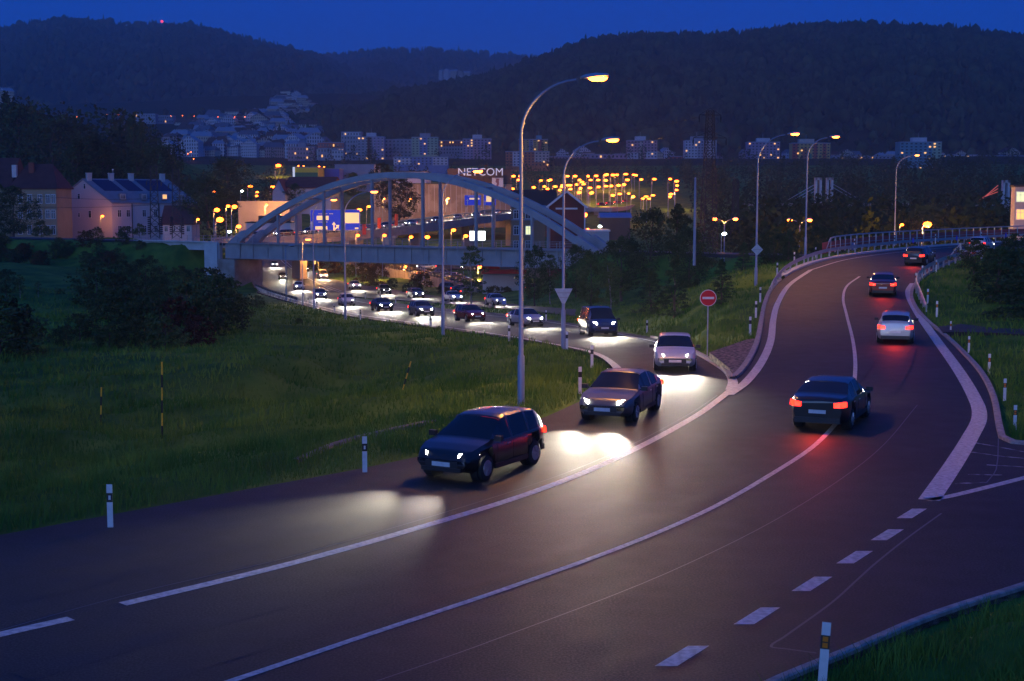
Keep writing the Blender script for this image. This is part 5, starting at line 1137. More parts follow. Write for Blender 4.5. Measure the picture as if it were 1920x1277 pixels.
c_ = {k: wl(k, v) for k, v in dict(pink_panel=(.42,.26,.30), mauve_panel=(.34,.27,.38), white_panel=(.50,.52,.56), grey_panel=(.28,.30,.36), green_panel=(.34,.46,.30), yellow_panel_w=(.55,.38,.12), red_panel_w=(.42,.09,.06), orange_panel=(.42,.15,.07), teal_panel=(.14,.30,.36), cream_panel=(.50,.42,.36), dgreen_panel=(.05,.22,.14), blue_panel=(.16,.24,.45)).items()}
D0 = 1290
block(670, 721, 257, 300, D0, 8, 7, 'grey apartment block with a plain left half, leftmost of the tall ones', (c_['grey_panel'], c_['white_panel']), hut=(.5,.35), stripes=((.36,1,c_['mauve_panel'],0,1),(.36,.55,c_['white_panel'],0,1)))
block(772, 821, 258, 291, D0, 7, 7, 'pale green apartment block with a blue middle stripe', (c_['green_panel'], c_['grey_panel']), hut=(.5,.4), stripes=((.3,.6,c_['blue_panel'],0,1),))
block(868, 921, 261, 306, D0-60, 9, 8, 'mauve-pink apartment block above the roof letters', (c_['mauve_panel'], c_['white_panel']), hut=(.5,.33), stripes=((.36,.55,c_['pink_panel'],0,1),))
block(972, 1027, 262, 286, D0, 6, 8, 'yellow and red striped apartment block behind the tall lamp pole', (c_['yellow_panel_w'], c_['teal_panel']), hut=(.7,.2), stripes=((0,.2,c_['orange_panel'],0,1),(.36,.5,c_['grey_panel'],0,1),(.68,.8,c_['red_panel_w'],0,1)))
block(948, 1030, 285, 312, D0-150, 5, 12, 'long low orange and cream apartment block below the yellow one', (c_['orange_panel'], c_['white_panel']), stripes=((.16,.32,c_['white_panel'],0,1),(.66,1,c_['cream_panel'],.3,1)))
block(1176, 1232, 264, 308, D0-40, 8, 9, 'pink and white apartment block right of the second lamp', (c_['pink_panel'], c_['white_panel']), hut=(.45,.35), stripes=((0,.4,c_['white_panel'],0,.5),(.62,1,c_['white_panel'],0,.55),(.4,.52,c_['cream_panel'],0,1)))
block(1284, 1343, 264, 302, D0, 7, 10, 'pale grey apartment block beside the tall pylon', (c_['white_panel'], c_['grey_panel']), hut=(.4,.4), stripes=((.4,.66,c_['grey_panel'],0,1),))
block(1402, 1462, 267, 304, D0, 7, 9, 'mauve apartment block left of the twin bright lamps', (c_['mauve_panel'], c_['white_panel']), hut=(.5,.4), stripes=((.4,.6,c_['pink_panel'],0,1),))
block(1485, 1556, 269, 312, D0-60, 8, 10, 'multicoloured red yellow and green apartment block', (c_['yellow_panel_w'], c_['cream_panel']), hut=(.4,.4), stripes=((0,.14,c_['red_panel_w'],.2,1),(.4,.52,c_['dgreen_panel'],.2,.55),(.56,.66,c_['red_panel_w'],0,1),(.8,.9,c_['red_panel_w'],.1,1),(.26,.4,c_['orange_panel'],.3,.8)))
block(1686, 1764, 267, 324, D0-140, 10, 9, 'large teal apartment block at the right', (c_['teal_panel'], c_['white_panel']), hut=(.5,.35), stripes=((.0,.28,c_['teal_panel'],0,.8),(.78,1,c_['green_panel'],.1,1)))
block(1763, 1832, 291, 306, D0, 3, 14, 'long low white slab block right of the teal one', (c_['white_panel'], c_['grey_panel']), litp=.05)
block(1828, 1864, 293, 306, D0-20, 3, 7, 'short low block with a lit shopfront', (c_['green_panel'], c_['grey_panel']), litp=.1)
block(1858, 1960, 293, 310, D0-40, 3, 16, 'long low red and pink slab block at the right edge', (c_['pink_panel'], c_['grey_panel']), stripes=((.3,.5,c_['red_panel_w'],0,1),))
block(1560, 1690, 293, 310, D0+20, 3, 18, 'long dim grey slab block between the multicoloured and teal ones', (c_['grey_panel'], c_['red_panel_w']))
block(640, 678, 248, 292, D0+90, 6, 7, 'blue-grey office block with rows of windows at the left of the tall ones', (c_['grey_panel'], c_['white_panel']), stripes=((.1,.9,c_['white_panel'],.85,1),))
block(1028, 1105, 294, 306, D0, 2, 12, 'long low pinkish block between the two lamp poles', (c_['pink_panel'], c_['grey_panel']))
block(1100, 1176, 290, 306, D0+30, 2, 10, 'low mauve terrace left of the pink and white block', (c_['mauve_panel'], c_['grey_panel']))
block(1232, 1284, 294, 306, D0+40, 2, 7, 'low reddish terrace between the pink and the pale grey blocks', (c_['red_panel_w'], c_['grey_panel']), litp=.1)
block(738, 840, 295, 310, D0-170, 3, 14, 'low blue-white office building with a round-headed entrance bay', (c_['blue_panel'], c_['white_panel']), stripes=((0,.32,c_['white_panel'],.1,.9),(.72,1,c_['white_panel'],0,1)))
block(820, 868, 264, 290, D0+60, 4, 9, 'old school-like block with a red roof between two tower blocks', (c_['grey_panel'], c_['red_panel_w']), stripes=((0,1,c_['red_panel_w'],.62,1),))
block(721, 772, 262, 296, D0+40, 5, 7, 'dim blue-grey block filling the gap left of the pale green one', (c_['grey_panel'], c_['red_panel_w']), litp=.02)
block(596, 645, 268, 298, D0-20, 3, 9, 'grey block with a red-brown roof left of the office block', (c_['grey_panel'], c_['grey_panel']), stripes=((0,1,c_['red_panel_w'],.7,1),))
block(622, 644, 282, 298, D0-60, 2, 4, 'small pale blue-white block in front of the red-brown roof', (c_['white_panel'], c_['grey_panel']))
block(540, 590, 276, 300, D0, 3, 9, 'pink old apartment house with a curved gable', (c_['pink_panel'], c_['grey_panel']), hut=(.5,.3))
# tower blocks of the hillside: office slab
block(245, 292, 214, 240, 1850, 4, 10, 'grey concrete slab on the hillside beside the tall spruces', (c_['grey_panel'], c_['white_panel']))
block(292, 325, 217, 232, 1900, 2, 8, 'low grey slab right of the concrete one on the hillside', (c_['grey_panel'], c_['white_panel']))
# old town houses
def fac(nm, c):
    m = bpy.data.materials.new(nm); m.use_nodes = True; n = m.node_tree; b_ = n.nodes['Principled BSDF']; tc = n.nodes.new('ShaderNodeTexCoord'); br = n.nodes.new('ShaderNodeTexBrick'); mp = n.nodes.new('ShaderNodeMapping'); mp.inputs['Rotation'].default_value = (R(90), 0, 0)
    n.links.new(tc.outputs['Object'], mp.inputs[0]); n.links.new(mp.outputs[0], br.inputs[0]); br.offset = 0; br.inputs['Color1'].default_value = (.03, .035, .05, 1); br.inputs['Color2'].default_value = (.05, .05, .07, 1); br.inputs['Mortar'].default_value = (*c, 1)
    br.inputs['Scale'].default_value = 1; br.inputs['Brick Width'].default_value = 2.2; br.inputs['Row Height'].default_value = 3.1; br.inputs['Mortar Size'].default_value = .62; n.links.new(br.outputs[0], b_.inputs['Base Color']); b_.inputs['Roughness'].default_value = .8; return m
FAC = [fac('townhouse_front', c) for c in ((.55,.55,.58),(.48,.40,.30),(.42,.30,.28),(.36,.38,.42),(.60,.56,.44),(.34,.28,.26))]; RF = [DRED, mat('brown_tiles', (.10,.05,.035), .8), mat('grey_slate', (.12,.13,.16), .6), mat('zinc_roof', (.26,.30,.36), .45)]
TM = []
for i in range(10):
    W_, H_, Dp = random.uniform(10, 22), random.uniform(9, 15), 12; wm = MB(); wm.box((0, Dp/2, H_/2-6), (W_, Dp, H_+12)); gf = random.random() < .35; rh = random.uniform(3, 6)
    if gf: wm.prism([(-W_/2, H_), (W_/2, H_), (0, H_+rh)], (0, 0, 0), Vector((1,0,0)), Vector((0,0,1)), Vector((0,1,0)), Dp)
    rm = MB(); e = .4
    if gf:
        for s in (-1, 1): rm.add([(s*(W_/2+e), -e, H_), (0, -e, H_+rh+.1), (0, Dp+e, H_+rh+.1), (s*(W_/2+e), Dp+e, H_), (s*(W_/2+e), -e, H_+.3), (0, -e, H_+rh+.4), (0, Dp+e, H_+rh+.4), (s*(W_/2+e), Dp+e, H_+.3)], [(0,1,2,3),(4,5,6,7),(0,1,5,4),(2,3,7,6),(0,3,7,4)])
    else: rm.add([(-W_/2-e, -e, H_), (W_/2+e, -e, H_), (W_/2+e, Dp+e, H_), (-W_/2-e, Dp+e, H_), (-W_/2+2, Dp/2, H_+rh), (W_/2-2, Dp/2, H_+rh)], [(0,1,5,4),(1,2,5),(2,3,4,5),(3,0,4),(3,2,1,0)])
    for k in range(2): rm.box((random.uniform(-.35, .35)*W_, Dp*.45, H_+rh*.9), (1.2, .8, 2.5))
    TM.append((wm.mesh('wall', random.choice(FAC)), rm.mesh('roof', random.choice(RF))))
def town_house(px, py, d, s=1.0):
    p = at(px, py, d); o = empty('town_house', p, random.uniform(-.5, .5), 'small old town house stacked on the hillside among its neighbours', 'house', 'houses of the old town on the hillside'); w_, r_ = random.choice(TM); o.scale = (s,)*3; link('wall', w_, o); link('roof', r_, o)
rows_ = [(296,314,600,1450),(290,330,600,1480),(283,318,610,1520),(276,312,612,1570),(269,316,600,1630),(262,345,590,1700),(255,350,600,1760),(248,345,560,1830),(241,370,540,1900),(234,380,540,1980),(227,400,520,2060)]
cnt = 0
for y, x0_, x1_, d in rows_:
    x = x0_
    while x < x1_:
        town_house(x, y+random.uniform(-2, 3), d+random.uniform(-20, 20), random.uniform(.8, 1.2)); x += random.uniform(13, 24)
for y, x0_, x1_, d in ((220,510,590,2150),(213,512,600,2200),(206,520,596,2250),(196,514,580,2350),(190,520,575,2400),(184,535,560,2450),(142,826,850,4200),(144,862,880,4200),(190,0,16,1500)):
    x = x0_
    while x < x1_: town_house(x, y+random.uniform(-1, 2), d, random.uniform(.7, 1.0) if d < 3000 else 1.1); x += random.uniform(9, 15)
for i in range(26):
    town_house(random.uniform(1040, 1900), random.uniform(303, 309), 1330, random.uniform(.6, .9))
# old town trees as one wood
def hillwood():
    V = []; T = []; o = 0
    for i in range(420):
        px, py = random.uniform(300, 640), random.uniform(215, 300); d = 1450+(300-py)*8.6; p = at(px, py, d+8); h = random.uniform(7, 13); w_ = h*.5
        a = np.arange(6)*math.pi/3+random.random()
        r1 = np.column_stack([p.x+np.cos(a)*w_*rng.uniform(.6, 1.2, 6), p.y+np.sin(a)*w_, p.z+h*rng.uniform(.25, .45, 6)]); r2 = np.column_stack([p.x+np.cos(a+.5)*w_*.7, p.y+np.sin(a+.5)*w_*.7, p.z+h*rng.uniform(.6, .8, 6)])
        V += [r1, r2, [[p.x, p.y, p.z+h]], [[p.x, p.y, p.z-3]]]; T += [(o+j, o+(j+1) % 6, o+6+j) for j in range(6)]+[(o+(j+1) % 6, o+6+(j+1) % 6, o+6+j) for j in range(6)]+[(o+6+j, o+6+(j+1) % 6, o+12) for j in range(6)]+[(o+(j+1) % 6, o+j, o+13) for j in range(6)]; o += 14
    tag(link('town_wood', npmesh('town_wood', np.vstack(V), tris=np.array(T), mats=M_FOR)), 'dark tree crowns between the houses of the hillside town', 'wood', kind='stuff')
hillwood()
# cable stayed bridge towers
for (px, pyt, pyb, d, lb, lit) in ((1545, 333, 370, 600, 'pair of pale cable bridge towers with stays over the valley wood', 0), (1885, 338, 372, 560, 'cable bridge tower with lit stays at the right edge', 1)):
    b_ = at(px, pyb, d); H = at(px, pyt, d).z-b_.z; o = empty('cable_bridge', b_, 0, lb, 'bridge'); 
    for x in ((-2.6, 2.2) if not lit else (0,)):
        m = MB(); m.box((x-.95, 0, H/2-3), (.9, 2, H+6)); m.box((x+.95, 0, H/2-3), (.9, 2, H+6)); m.box((x, 0, H-.5), (2.7, 2, 1)); m.build('tower', M_CONC, o)
    for s in (-1, 1):
        for i in range(3):
            m = MB(); m.tube([(s*3, 0, H*(.72-.18*i)), (s*(15-3*i if not lit else 10), 0, -1+.5*i)], .14, 5); m.build('stay_cable', M_GALV if not lit else mat('lit_cable', (.5, .2, .15), .5, emit=(1, .15, .05), es=.5), o)
    m = MB(); m.box((0, 0, -3), (70, 5, 1)); m.build('deck', M_CONCD, o)
# ------------------------------------------------------------ viaduct, walls and yard behind the bridge
M_RCONC = mat('viaduct_concrete', (.32, .27, .24), .8, noise=((.42, .36, .32), .3, .3, .7))
vp = smooth_poly([at(x, y, d) for x, y, d in ((430,452,285),(520,446,290),(600,440,300),(680,434,318),(760,426,340),(840,416,370),(900,408,400),(960,400,440),(1010,392,480),(1080,385,540))], 5)
def ribbon(mb, pts, off0, off1, z0, z1):
    vs = []; n = len(pts)
    for i, p in enumerate(pts):
        d = pts[min(i+1, n-1)]-pts[max(i-1, 0)]; s = Vector((-d.y, d.x, 0)).normalized()
        vs += [p+s*off0+Zu*z0, p+s*off1+Zu*z0, p+s*off1+Zu*z1, p+s*off0+Zu*z1]
    mb.add(vs, [(i*4+k, i*4+(k+1) % 4, (i+1)*4+(k+1) % 4, (i+1)*4+k) for i in range(n-1) for k in range(4)]+[(0,1,2,3), ((n-1)*4,(n-1)*4+1,(n-1)*4+2,(n-1)*4+3)])
o = empty('viaduct', (0, 0, 0), 0, 'raised concrete road viaduct curving behind the arch', 'viaduct')
m = MB(); ribbon(m, vp, -1, 13, -1.5, -.0); m.build('deck', M_RCONC, o); m = MB(); ribbon(m, vp, -1.3, -1.0, -1.6, .35); m.build('parapet', M_RCONC, o); m = MB(); ribbon(m, vp, 13.0, 13.3, -1.6, .35); m.build('parapet', M_RCONC, o)
m = MB(); ribbon(m, vp, -.9, 12.9, .001, .02); m.build('carriageway', M_ASPH, o)
m = MB(); ribbon(m, vp, -1.2, -1.13, 1.0, 1.08); ribbon(m, vp, -1.2, -1.13, .65, .7); rl = m.build('railing', M_GALV, o)
pm = MB(); pm.box((0, 0, .6), (.08, .08, .95)); me = pm.mesh('railing_post', M_GALV); lp = None; cn = 0
for p in resample(vp, 1.0):
    if lp is None or (p-lp).length > 3.2:
        d = Vector((.9, .5, 0)); lp = p; link('railing_post', me, rl, p+Vector((.5, -1.0, .0))*1.0); cn += 1
        if cn > 80: break
for i in range(8, len(vp)-1, 7):
    m = MB(); p = vp[i]+Vector((-2, 5, 0)); m.box((p.x, p.y, p.z-7.5), (1.6, 4, 12.2), .6); m.build('pier', M_RCONC, o)
# retaining wall with railing and slip road
wp = smooth_poly([gp(x, y, -9.3) for x, y in ((655,490),(672,500),(700,512),(740,522),(790,533),(840,545),(870,553),(890,560))], 5)
o = empty('retaining_wall', (0, 0, 0), 0, 'orange-lit concrete retaining wall with a railing below the bridge', 'wall')
m = MB(); ribbon(m, wp, 0, .4, -.6, 1.9); m.build('wall', M_CONCD, o); m = MB(); ribbon(m, wp, .1, .18, 2.8, 2.9); ribbon(m, wp, .1, .16, 2.3, 2.5); rl = m.build('railing', M_DARK, o)
pm = MB(); pm.box((0, 0, 2.3), (.15, .1, 1.1)); me = pm.mesh('railing_post', M_DARK); lp = None
for p in resample(wp, .5):
    if lp is None or (p-lp).length > 2.2: lp = p; link('railing_post', me, rl, p+Vector((0, .15, 0)))
region('slip_road', [gp(x, y, -9.3) for x, y in ((640,480),(655,478),(672,492),(720,505),(800,518),(880,525),(990,530),(990,560),(900,558),(870,550),(800,533),(740,520),(690,508),(660,495))], lambda d: -9.12, M_ASPH, 3, .4)
region('slip_road', [gp(x, y, -9.3) for x, y in ((690,500),(760,498),(850,497),(1000,505),(1000,512),(850,506),(760,507),(700,509))], lambda d: -9.0, M_ASPH, 3, .4)
for i, (x, y) in enumerate(((758, 492), (690, 500))):
    p = gp(x-28, y, -9.3); m = MB(); m.box((0, 0, 3.2), (3.0, 5, 6.6)); m.box((0, 0, 6.7), (4.2, 6, .5)); o = tag(m.build('viaduct_pier', M_CONC), f'pale square pier under the bridge, {("right","left")[i]} one', 'pier'); o.location = p

# ------------------------------------------------------------ cars
def car_body(kind):
    if kind == 'van':
        Ln = 5.0; W_ = .98
        st = dict(zb=[(-2.5,1.12),(-2.0,1.15),(1.0,1.08),(1.9,1.02),(2.35,.86),(2.5,.62)], zt=[(-2.5,1.75),(-2.44,1.92),(-2.2,1.97),(.6,1.97),(1.1,1.86),(1.9,1.12),(2.35,.90),(2.5,.66)], ws=(1.05,1.88), roof=(-2.3,1.0), rw=(-2.47,-2.36), wins=((-2.1,-.9),(-.78,.25),(.35,1.15)), ax=(-1.45,1.62))
    elif kind == 'sedan':
        Ln = 4.6; W_ = .90
        st = dict(zb=[(-2.3,.90),(-1.8,.98),(-.5,.94),(.9,.90),(1.6,.84),(2.1,.72),(2.3,.52)], zt=[(-2.3,.94),(-2.2,1.04),(-1.75,1.08),(-.95,1.40),(-.4,1.46),(.2,1.44),(1.05,.95),(1.6,.88),(2.1,.76),(2.3,.55)], ws=(.25,1.0), roof=(-.9,.2), rw=(-1.65,-1.0), wins=((-1.3,-.55),(-.45,.72)), ax=(-1.35,1.38))
    else:
        Ln = 4.1; W_ = .88
        st = dict(zb=[(-2.05,.92),(-1.6,.98),(-.3,.94),(.9,.92),(1.5,.86),(1.9,.74),(2.05,.54)], zt=[(-2.05,.98),(-1.98,1.15),(-1.62,1.44),(-.9,1.51),(0,1.50),(.25,1.46),(1.05,.97),(1.5,.90),(1.9,.78),(2.05,.57)], ws=(.3,1.0), roof=(-1.5,.25), rw=(-1.97,-1.66), wins=((-1.5,-1.0),(-.9,-.1),(0,.78)), ax=(-1.25,1.27))
    if kind == 'wagon':
        Ln = 4.6; W_ = .90
        st = dict(zb=[(-2.3,.92),(-1.8,1.0),(-.5,.95),(.9,.91),(1.6,.85),(2.1,.73),(2.3,.52)], zt=[(-2.3,.98),(-2.22,1.2),(-1.85,1.46),(-.9,1.52),(.1,1.49),(.3,1.44),(1.1,.96),(1.6,.89),(2.1,.77),(2.3,.55)], ws=(.35,1.05), roof=(-1.8,.3), rw=(-2.22,-1.9), wins=((-1.85,-1.1),(-1.0,-.15),(-.05,.80)), ax=(-1.35,1.40))
    x0, x1 = -Ln/2, Ln/2; XS = sorted(set([x0+Ln*i/64 for i in range(65)]+[q for pr in st['wins'] for q in pr]+list(st['ws'])+list(st['rw'])+list(st['roof'])))
    zb = lambda x: float(np.interp(x, *zip(*st['zb']))); zt = lambda x: float(np.interp(x, *zip(*st['zt'])))
    def wid(x): return W_*(1-.20*(max(0, (abs(x)-(Ln/2-.75))/.75))**2.2)
    G = []
    for x in XS:
        ww = wid(x); b_, t_ = zb(x), max(zt(x), zb(x)+.03); g = min(1, (t_-b_)/.45); under = .22+.14*max(0, (abs(x)-(Ln/2-.4))/.4)
        rwid = ww*(.95-.21*g); pr = [(0, under), (ww*.82, under), (ww*.96, under+.09), (ww, under+.22), (ww*1.005, (under+b_)/2+.05), (ww*.985, b_-.07), (ww*.95, b_), (ww*.95+(rwid-ww*.95)*.5, b_+(t_-b_)*.46), (rwid, b_+(t_-b_)*.90), (rwid*.86, b_+(t_-b_)*.985), (rwid*.5, t_+.012), (0, t_+.02)]
        G.append([(x, y, z) for y, z in pr])
    K = len(G[0]); glass = {}; bodyf = []
    idx = lambda i, j, s: ((i*K+j)*2+s)
    V = [];
    for row in G:
        for (x, y, z) in row: V += [(x, y, z), (x, -y, z)]
    def cat_(xm, j):
        if st['ws'][0] < xm < st['ws'][1] and j >= 8: return 'windscreen'
        if st['rw'][0] < xm < st['rw'][1] and j >= 8: return 'rear_window'
        if j in (6, 7):
            for k, (a, b_) in enumerate(st['wins']):
                if a < xm < b_ and zt(xm)-zb(xm) > .12: return ('side', k)
        return None
    for i in range(len(G)-1):
        xm = (XS[i]+XS[i+1])/2
        for j in range(K-1):
            for s in (0, 1):
                f = (idx(i, j, s), idx(i+1, j, s), idx(i+1, j+1, s), idx(i, j+1, s)) if s == 0 else (idx(i, j, s), idx(i, j+1, s), idx(i+1, j+1, s), idx(i+1, j, s))
                c = cat_(xm, j)
                if c is None: bodyf.append(f)
                else: glass.setdefault((c, s) if c not in ('windscreen', 'rear_window') else c, []).append(f)
    n_ = len(G)-1
    for i, fl in ((0, 1), (n_, 0)):
        loop = [idx(i, j, 0) for j in range(K)]+[idx(i, j, 1) for j in range(K-1, -1, -1)]; bodyf.append(tuple(loop))
    return V, bodyf, glass, st, Ln, W_, zb, zt
def sub_mesh(name, V, fs, m, inset=.006):
    used_ = sorted(set(i for f in fs for i in f)); mp = {u: k for k, u in enumerate(used_)}
    me = bpy.data.meshes.new(name); me.from_pydata([(V[i][0], V[i][1]*(1-inset), V[i][2]-inset*.6) for i in used_], [], [tuple(mp[i] for i in f) for f in fs]); me.materials.append(m)
    me.polygons.foreach_set('use_smooth', [True]*len(fs)); me.update(); return me
CARP = {}
def car_meshes(kind):
    if kind in CARP: return CARP[kind]
    V, bf, gl_, st, Ln, W_, zb, zt = car_body(kind); L = []
    me = bpy.data.meshes.new('body'); me.from_pydata(V, [], bf); me.materials.append(M_CARP); bm = bmesh.new(); bm.from_mesh(me); bmesh.ops.remove_doubles(bm, verts=bm.verts, dist=.0005)
    # wheel arches cut by pushing the faces inside the arch circle inwards
    for v in bm.verts:
        for ax in st['ax']:
            r_ = math.hypot(v.co.x-ax, v.co.z-.32)
            if r_ < .39 and abs(v.co.y) > W_*.7: v.co.y *= .80
    bmesh.ops.recalc_face_normals(bm, faces=bm.faces); bm.to_mesh(me); bm.free(); me.polygons.foreach_set('use_smooth', [True]*len(me.polygons))
    try: me.set_sharp_from_angle(angle=R(55))
    except Exception: pass
    L.append(('body', me, None)); 
    for k, fs in gl_.items():
        nm = k if isinstance(k, str) else 'side_window'; L.append((nm, sub_mesh(nm, V, fs, M_GLASS), None))
    for ax in st['ax']:
        for s in (-1, 1):
            t = MB(); t.tube([(ax, s*(W_-.22), .32), (ax, s*(W_-.20), .32), (ax, s*(W_-.02), .32), (ax, s*(W_-.0), .32)], [.27, .32, .32, .28], 24); r_ = MB(); r_.tube([(ax, s*(W_-.03), .32), (ax, s*(W_+.006), .32)], [.21, .20], 18)
            for q in range(5): a = q*2*math.pi/5; r_.bar((ax+.05*math.cos(a), s*(W_+.008), .32+.05*math.sin(a)), (ax+.19*math.cos(a), s*(W_+.004), .32+.19*math.sin(a)), .03, .05)
            d_ = MB(); d_.tube([(ax, s*(W_-.30), .33), (ax, s*(W_-.10), .33)], [.385, .385], 24)
            L.append(('wheel', t.mesh('wheel', M_TYRE, True), ('rim', r_.mesh('rim', M_RIM)))); L.append(('wheel_arch', d_.mesh('wheel_arch', M_BLACK), None))
    xf, xr = Ln/2, -Ln/2; zf = zb(xf-.18)
    for s in (-1, 1):
        h = MB(); vs = []; fs = []; zc = .66 if kind != 'van' else .84
        for i in range(9):
            t = i/8; x = xf-.10-.34*t**1.4; y = (W_*.52+W_*.40*t)*s
            hh_ = .075+.02*math.sin(math.pi*t); ctr = zc+.03*t
            vs += [(x+.035, y, ctr-hh_), (x+.05, y, ctr), (x+.015, y, ctr+hh_), (x-.12, y*.97, ctr)]
        for i in range(8):
            for k in range(4): fs.append((i*4+k, i*4+(k+1) % 4, (i+1)*4+(k+1) % 4, (i+1)*4+k))
        fs += [(0,1,2,3), (32,33,34,35)]; h.add(vs, fs); L.append(('headlight', h.mesh('headlight', None, True), 'H'))
        t_ = MB(); zc = .84 if kind != 'van' else 1.0
        t_.add([(xr-.012, s*W_*.55, zc-.08), (xr-.012, s*W_*.78, zc-.08), (xr+.14, s*W_*.965, zc-.06), (xr-.012, s*W_*.55, zc+.06), (xr-.0, s*W_*.76, zc+.09), (xr+.16, s*W_*.955, zc+.10), (xr+.1, s*W_*.55, zc-.08), (xr+.1, s*W_*.55, zc+.08), (xr+.2, s*W_*.8, zc)], [(0,1,4,3), (1,2,5,4), (0,3,7,6), (3,4,5,7), (0,6,2,1), (2,8,5)]); L.append(('tail_light', t_.mesh('tail_light', None), 'T'))
        m = MB(); mx = st['ws'][1]-.12; mz = zb(mx)+.10; m.box((mx, s*(W_+.10), mz), (.12, .20, .13)); m.bar((mx, s*W_*.93, mz-.04), (mx, s*(W_+.06), mz-.02), .06, .04); L.append(('mirror', m.mesh('mirror', M_BLACK), None))
    g = MB(); g.box((xf-.045, 0, .47 if kind != 'van' else .55), (.12, W_*1.05, .17)); g.box((xf-.02, 0, .34), (.12, W_*1.3, .10)); L.append(('grille', g.mesh('grille', M_BLACK), None))
    p_ = MB(); p_.box((xf+.022, 0, .47 if kind != 'van' else .55), (.02, .52, .11)); L.append(('number_plate', p_.mesh('number_plate', M_WHITE), None))
    p_ = MB(); p_.box((xr-.012, 0, .62 if kind != 'van' else .78), (.02, .52, .11)); L.append(('number_plate', p_.mesh('number_plate', M_WHITE), None))
    b_ = MB(); b_.box((xr-.0, 0, .36), (.14, W_*1.55, .16)); L.append(('bumper', b_.mesh('bumper', M_BLACK), None))
    for s in (-1, 1):
        hnd = MB()
        for (a, b__) in st['wins'][-2:]: hnd.box((a+.18, s*W_*1.003, zb(a)-.13), (.16, .02, .03))
        L.append(('door_handle', hnd.mesh('door_handle', M_RIM), None))
        for xs_ in (st['wins'][-1][1]-.02, st['wins'][-1][0]-.05, max(st['wins'][-2][0]-.02, st['ax'][0]+.42)):
            sm = MB(); sm.tube([(xs_, s*W_*1.001, .40), (xs_, s*W_*1.006, (.36+zb(xs_))/2+.05), (xs_, s*W_*.985, zb(xs_)-.06)], .008, 4); L.append(('door_seam', sm.mesh('door_seam', M_BLACK), None))
        sl2 = MB(); sl2.box(((st['ax'][0]+st['ax'][1])/2, s*W_*.97, .30), (st['ax'][1]-st['ax'][0]-.82, .06, .12)); L.append(('sill', sl2.mesh('sill', M_BLACK), None))
    CARP[kind] = L; return L
M_HOFF = mat('headlight_glass_unlit', (.35, .36, .38), .1); M_TOFF = mat('tail_light_unlit', (.25, .01, .01), .2)
_var = {}
def with_mat(me, m):
    k = (me.name, m.name)
    if k not in _var: c = me.copy(); c.materials.clear(); c.materials.append(m); _var[k] = c
    return _var[k]
def car(kind, p, rz, col, label, group, head=True, tail=True, beams=0, pitch=0, tl=0, lit=True):
    o = empty('car' if kind != 'van' else 'van', p, rz, label, 'car' if kind != 'van' else 'van', group); o.rotation_euler = (0, pitch, rz)
    Ln = 5.0 if kind == 'van' else (4.1 if kind == 'hatch' else 4.6)
    for nm, me, extra in car_meshes(kind):
        if extra == 'H': me = with_mat(me, M_HEAD if (head and lit) else M_HOFF)
        elif extra == 'T': me = with_mat(me, M_TAILL if (tail and lit) else M_TOFF)
        q = link(nm, me, o)
        if nm == 'body': q.color = (*col, 1)
        if isinstance(extra, tuple): link(extra[0], extra[1], q)
    if beams:
        for s in (-1, 1): light('headlight_beam', (Ln/2+.12, s*.62, .68), beams, (1, .90, .72), o, 56, (0, R(-90+1.5), 0), .06, 1.0)
    if tl: light('tail_glow', (-Ln/2-.25, 0, .8), tl, (1, .04, .015), o, 150, (0, R(90-15), 0), .25, 1.0)
    return o
def path_cars(path, specs, zf, group, away, beams, tl=0):
    P = resample(smooth_poly([gp(x, y, zf) for x, y in path], 8), .4); PXs = []
    for (i_, kind, col, label) in specs:
        # i_ is the picture position of the car's middle along the path
        best = min(range(len(P)), key=lambda k: (lambda q: (q[0]-i_[0])**2+(q[1]-i_[1])**2)(proj(P[k])))
        a, b_ = P[max(0, best-4)], P[min(len(P)-1, best+4)]; d = (b_-a).normalized(); 
        rz = math.atan2(d.y, d.x); pt = -math.asin(max(-.2, min(.2, d.z)))
        dist = P[best].y
        car(kind, P[best]+Vector((0, 0, .005)), rz, col, label, group, True, True, beams if callable(beams) is False else beams(dist), pt, tl(dist) if callable(tl) else tl)
def proj(v):
    r = v-Vector((0, 0, EYE)); dep = r.y*math.cos(TH)-r.z*math.sin(TH); up = r.y*math.sin(TH)+r.z*math.cos(TH); return (CX+F*r.x/dep, CY-F*up/dep)
WP = [(510,490),(528,522),(560,543),(610,563),(680,578),(760,588),(850,599),(960,609),(1060,620),(1150,634),(1225,655),(1262,685),(1255,715),(1205,755),(1100,808),(960,862),(800,912),(600,968),(400,1015),(200,1062),(0,1105),(-300,1170)]
RP = [(100,1290),(300,1228),(600,1143),(900,1052),(1100,985),(1300,912),(1450,850),(1560,790),(1630,728),(1668,670),(1680,625),(1665,580),(1655,550),(1668,522),(1700,503),(1760,486),(1830,473),(1920,464)]
GW_ = 'oncoming cars with white headlights on the left carriageway'; GR_ = 'cars with red tail lights heading up the ramp'
silver, black, white, dblue, dred, grey = (.42,.43,.45), (.012,.012,.014), (.62,.62,.62), (.02,.035,.10), (.18,.012,.012), (.10,.105,.11)
bm_ = lambda dist: 2200 if dist < 80 else (3600 if dist < 140 else 6000)
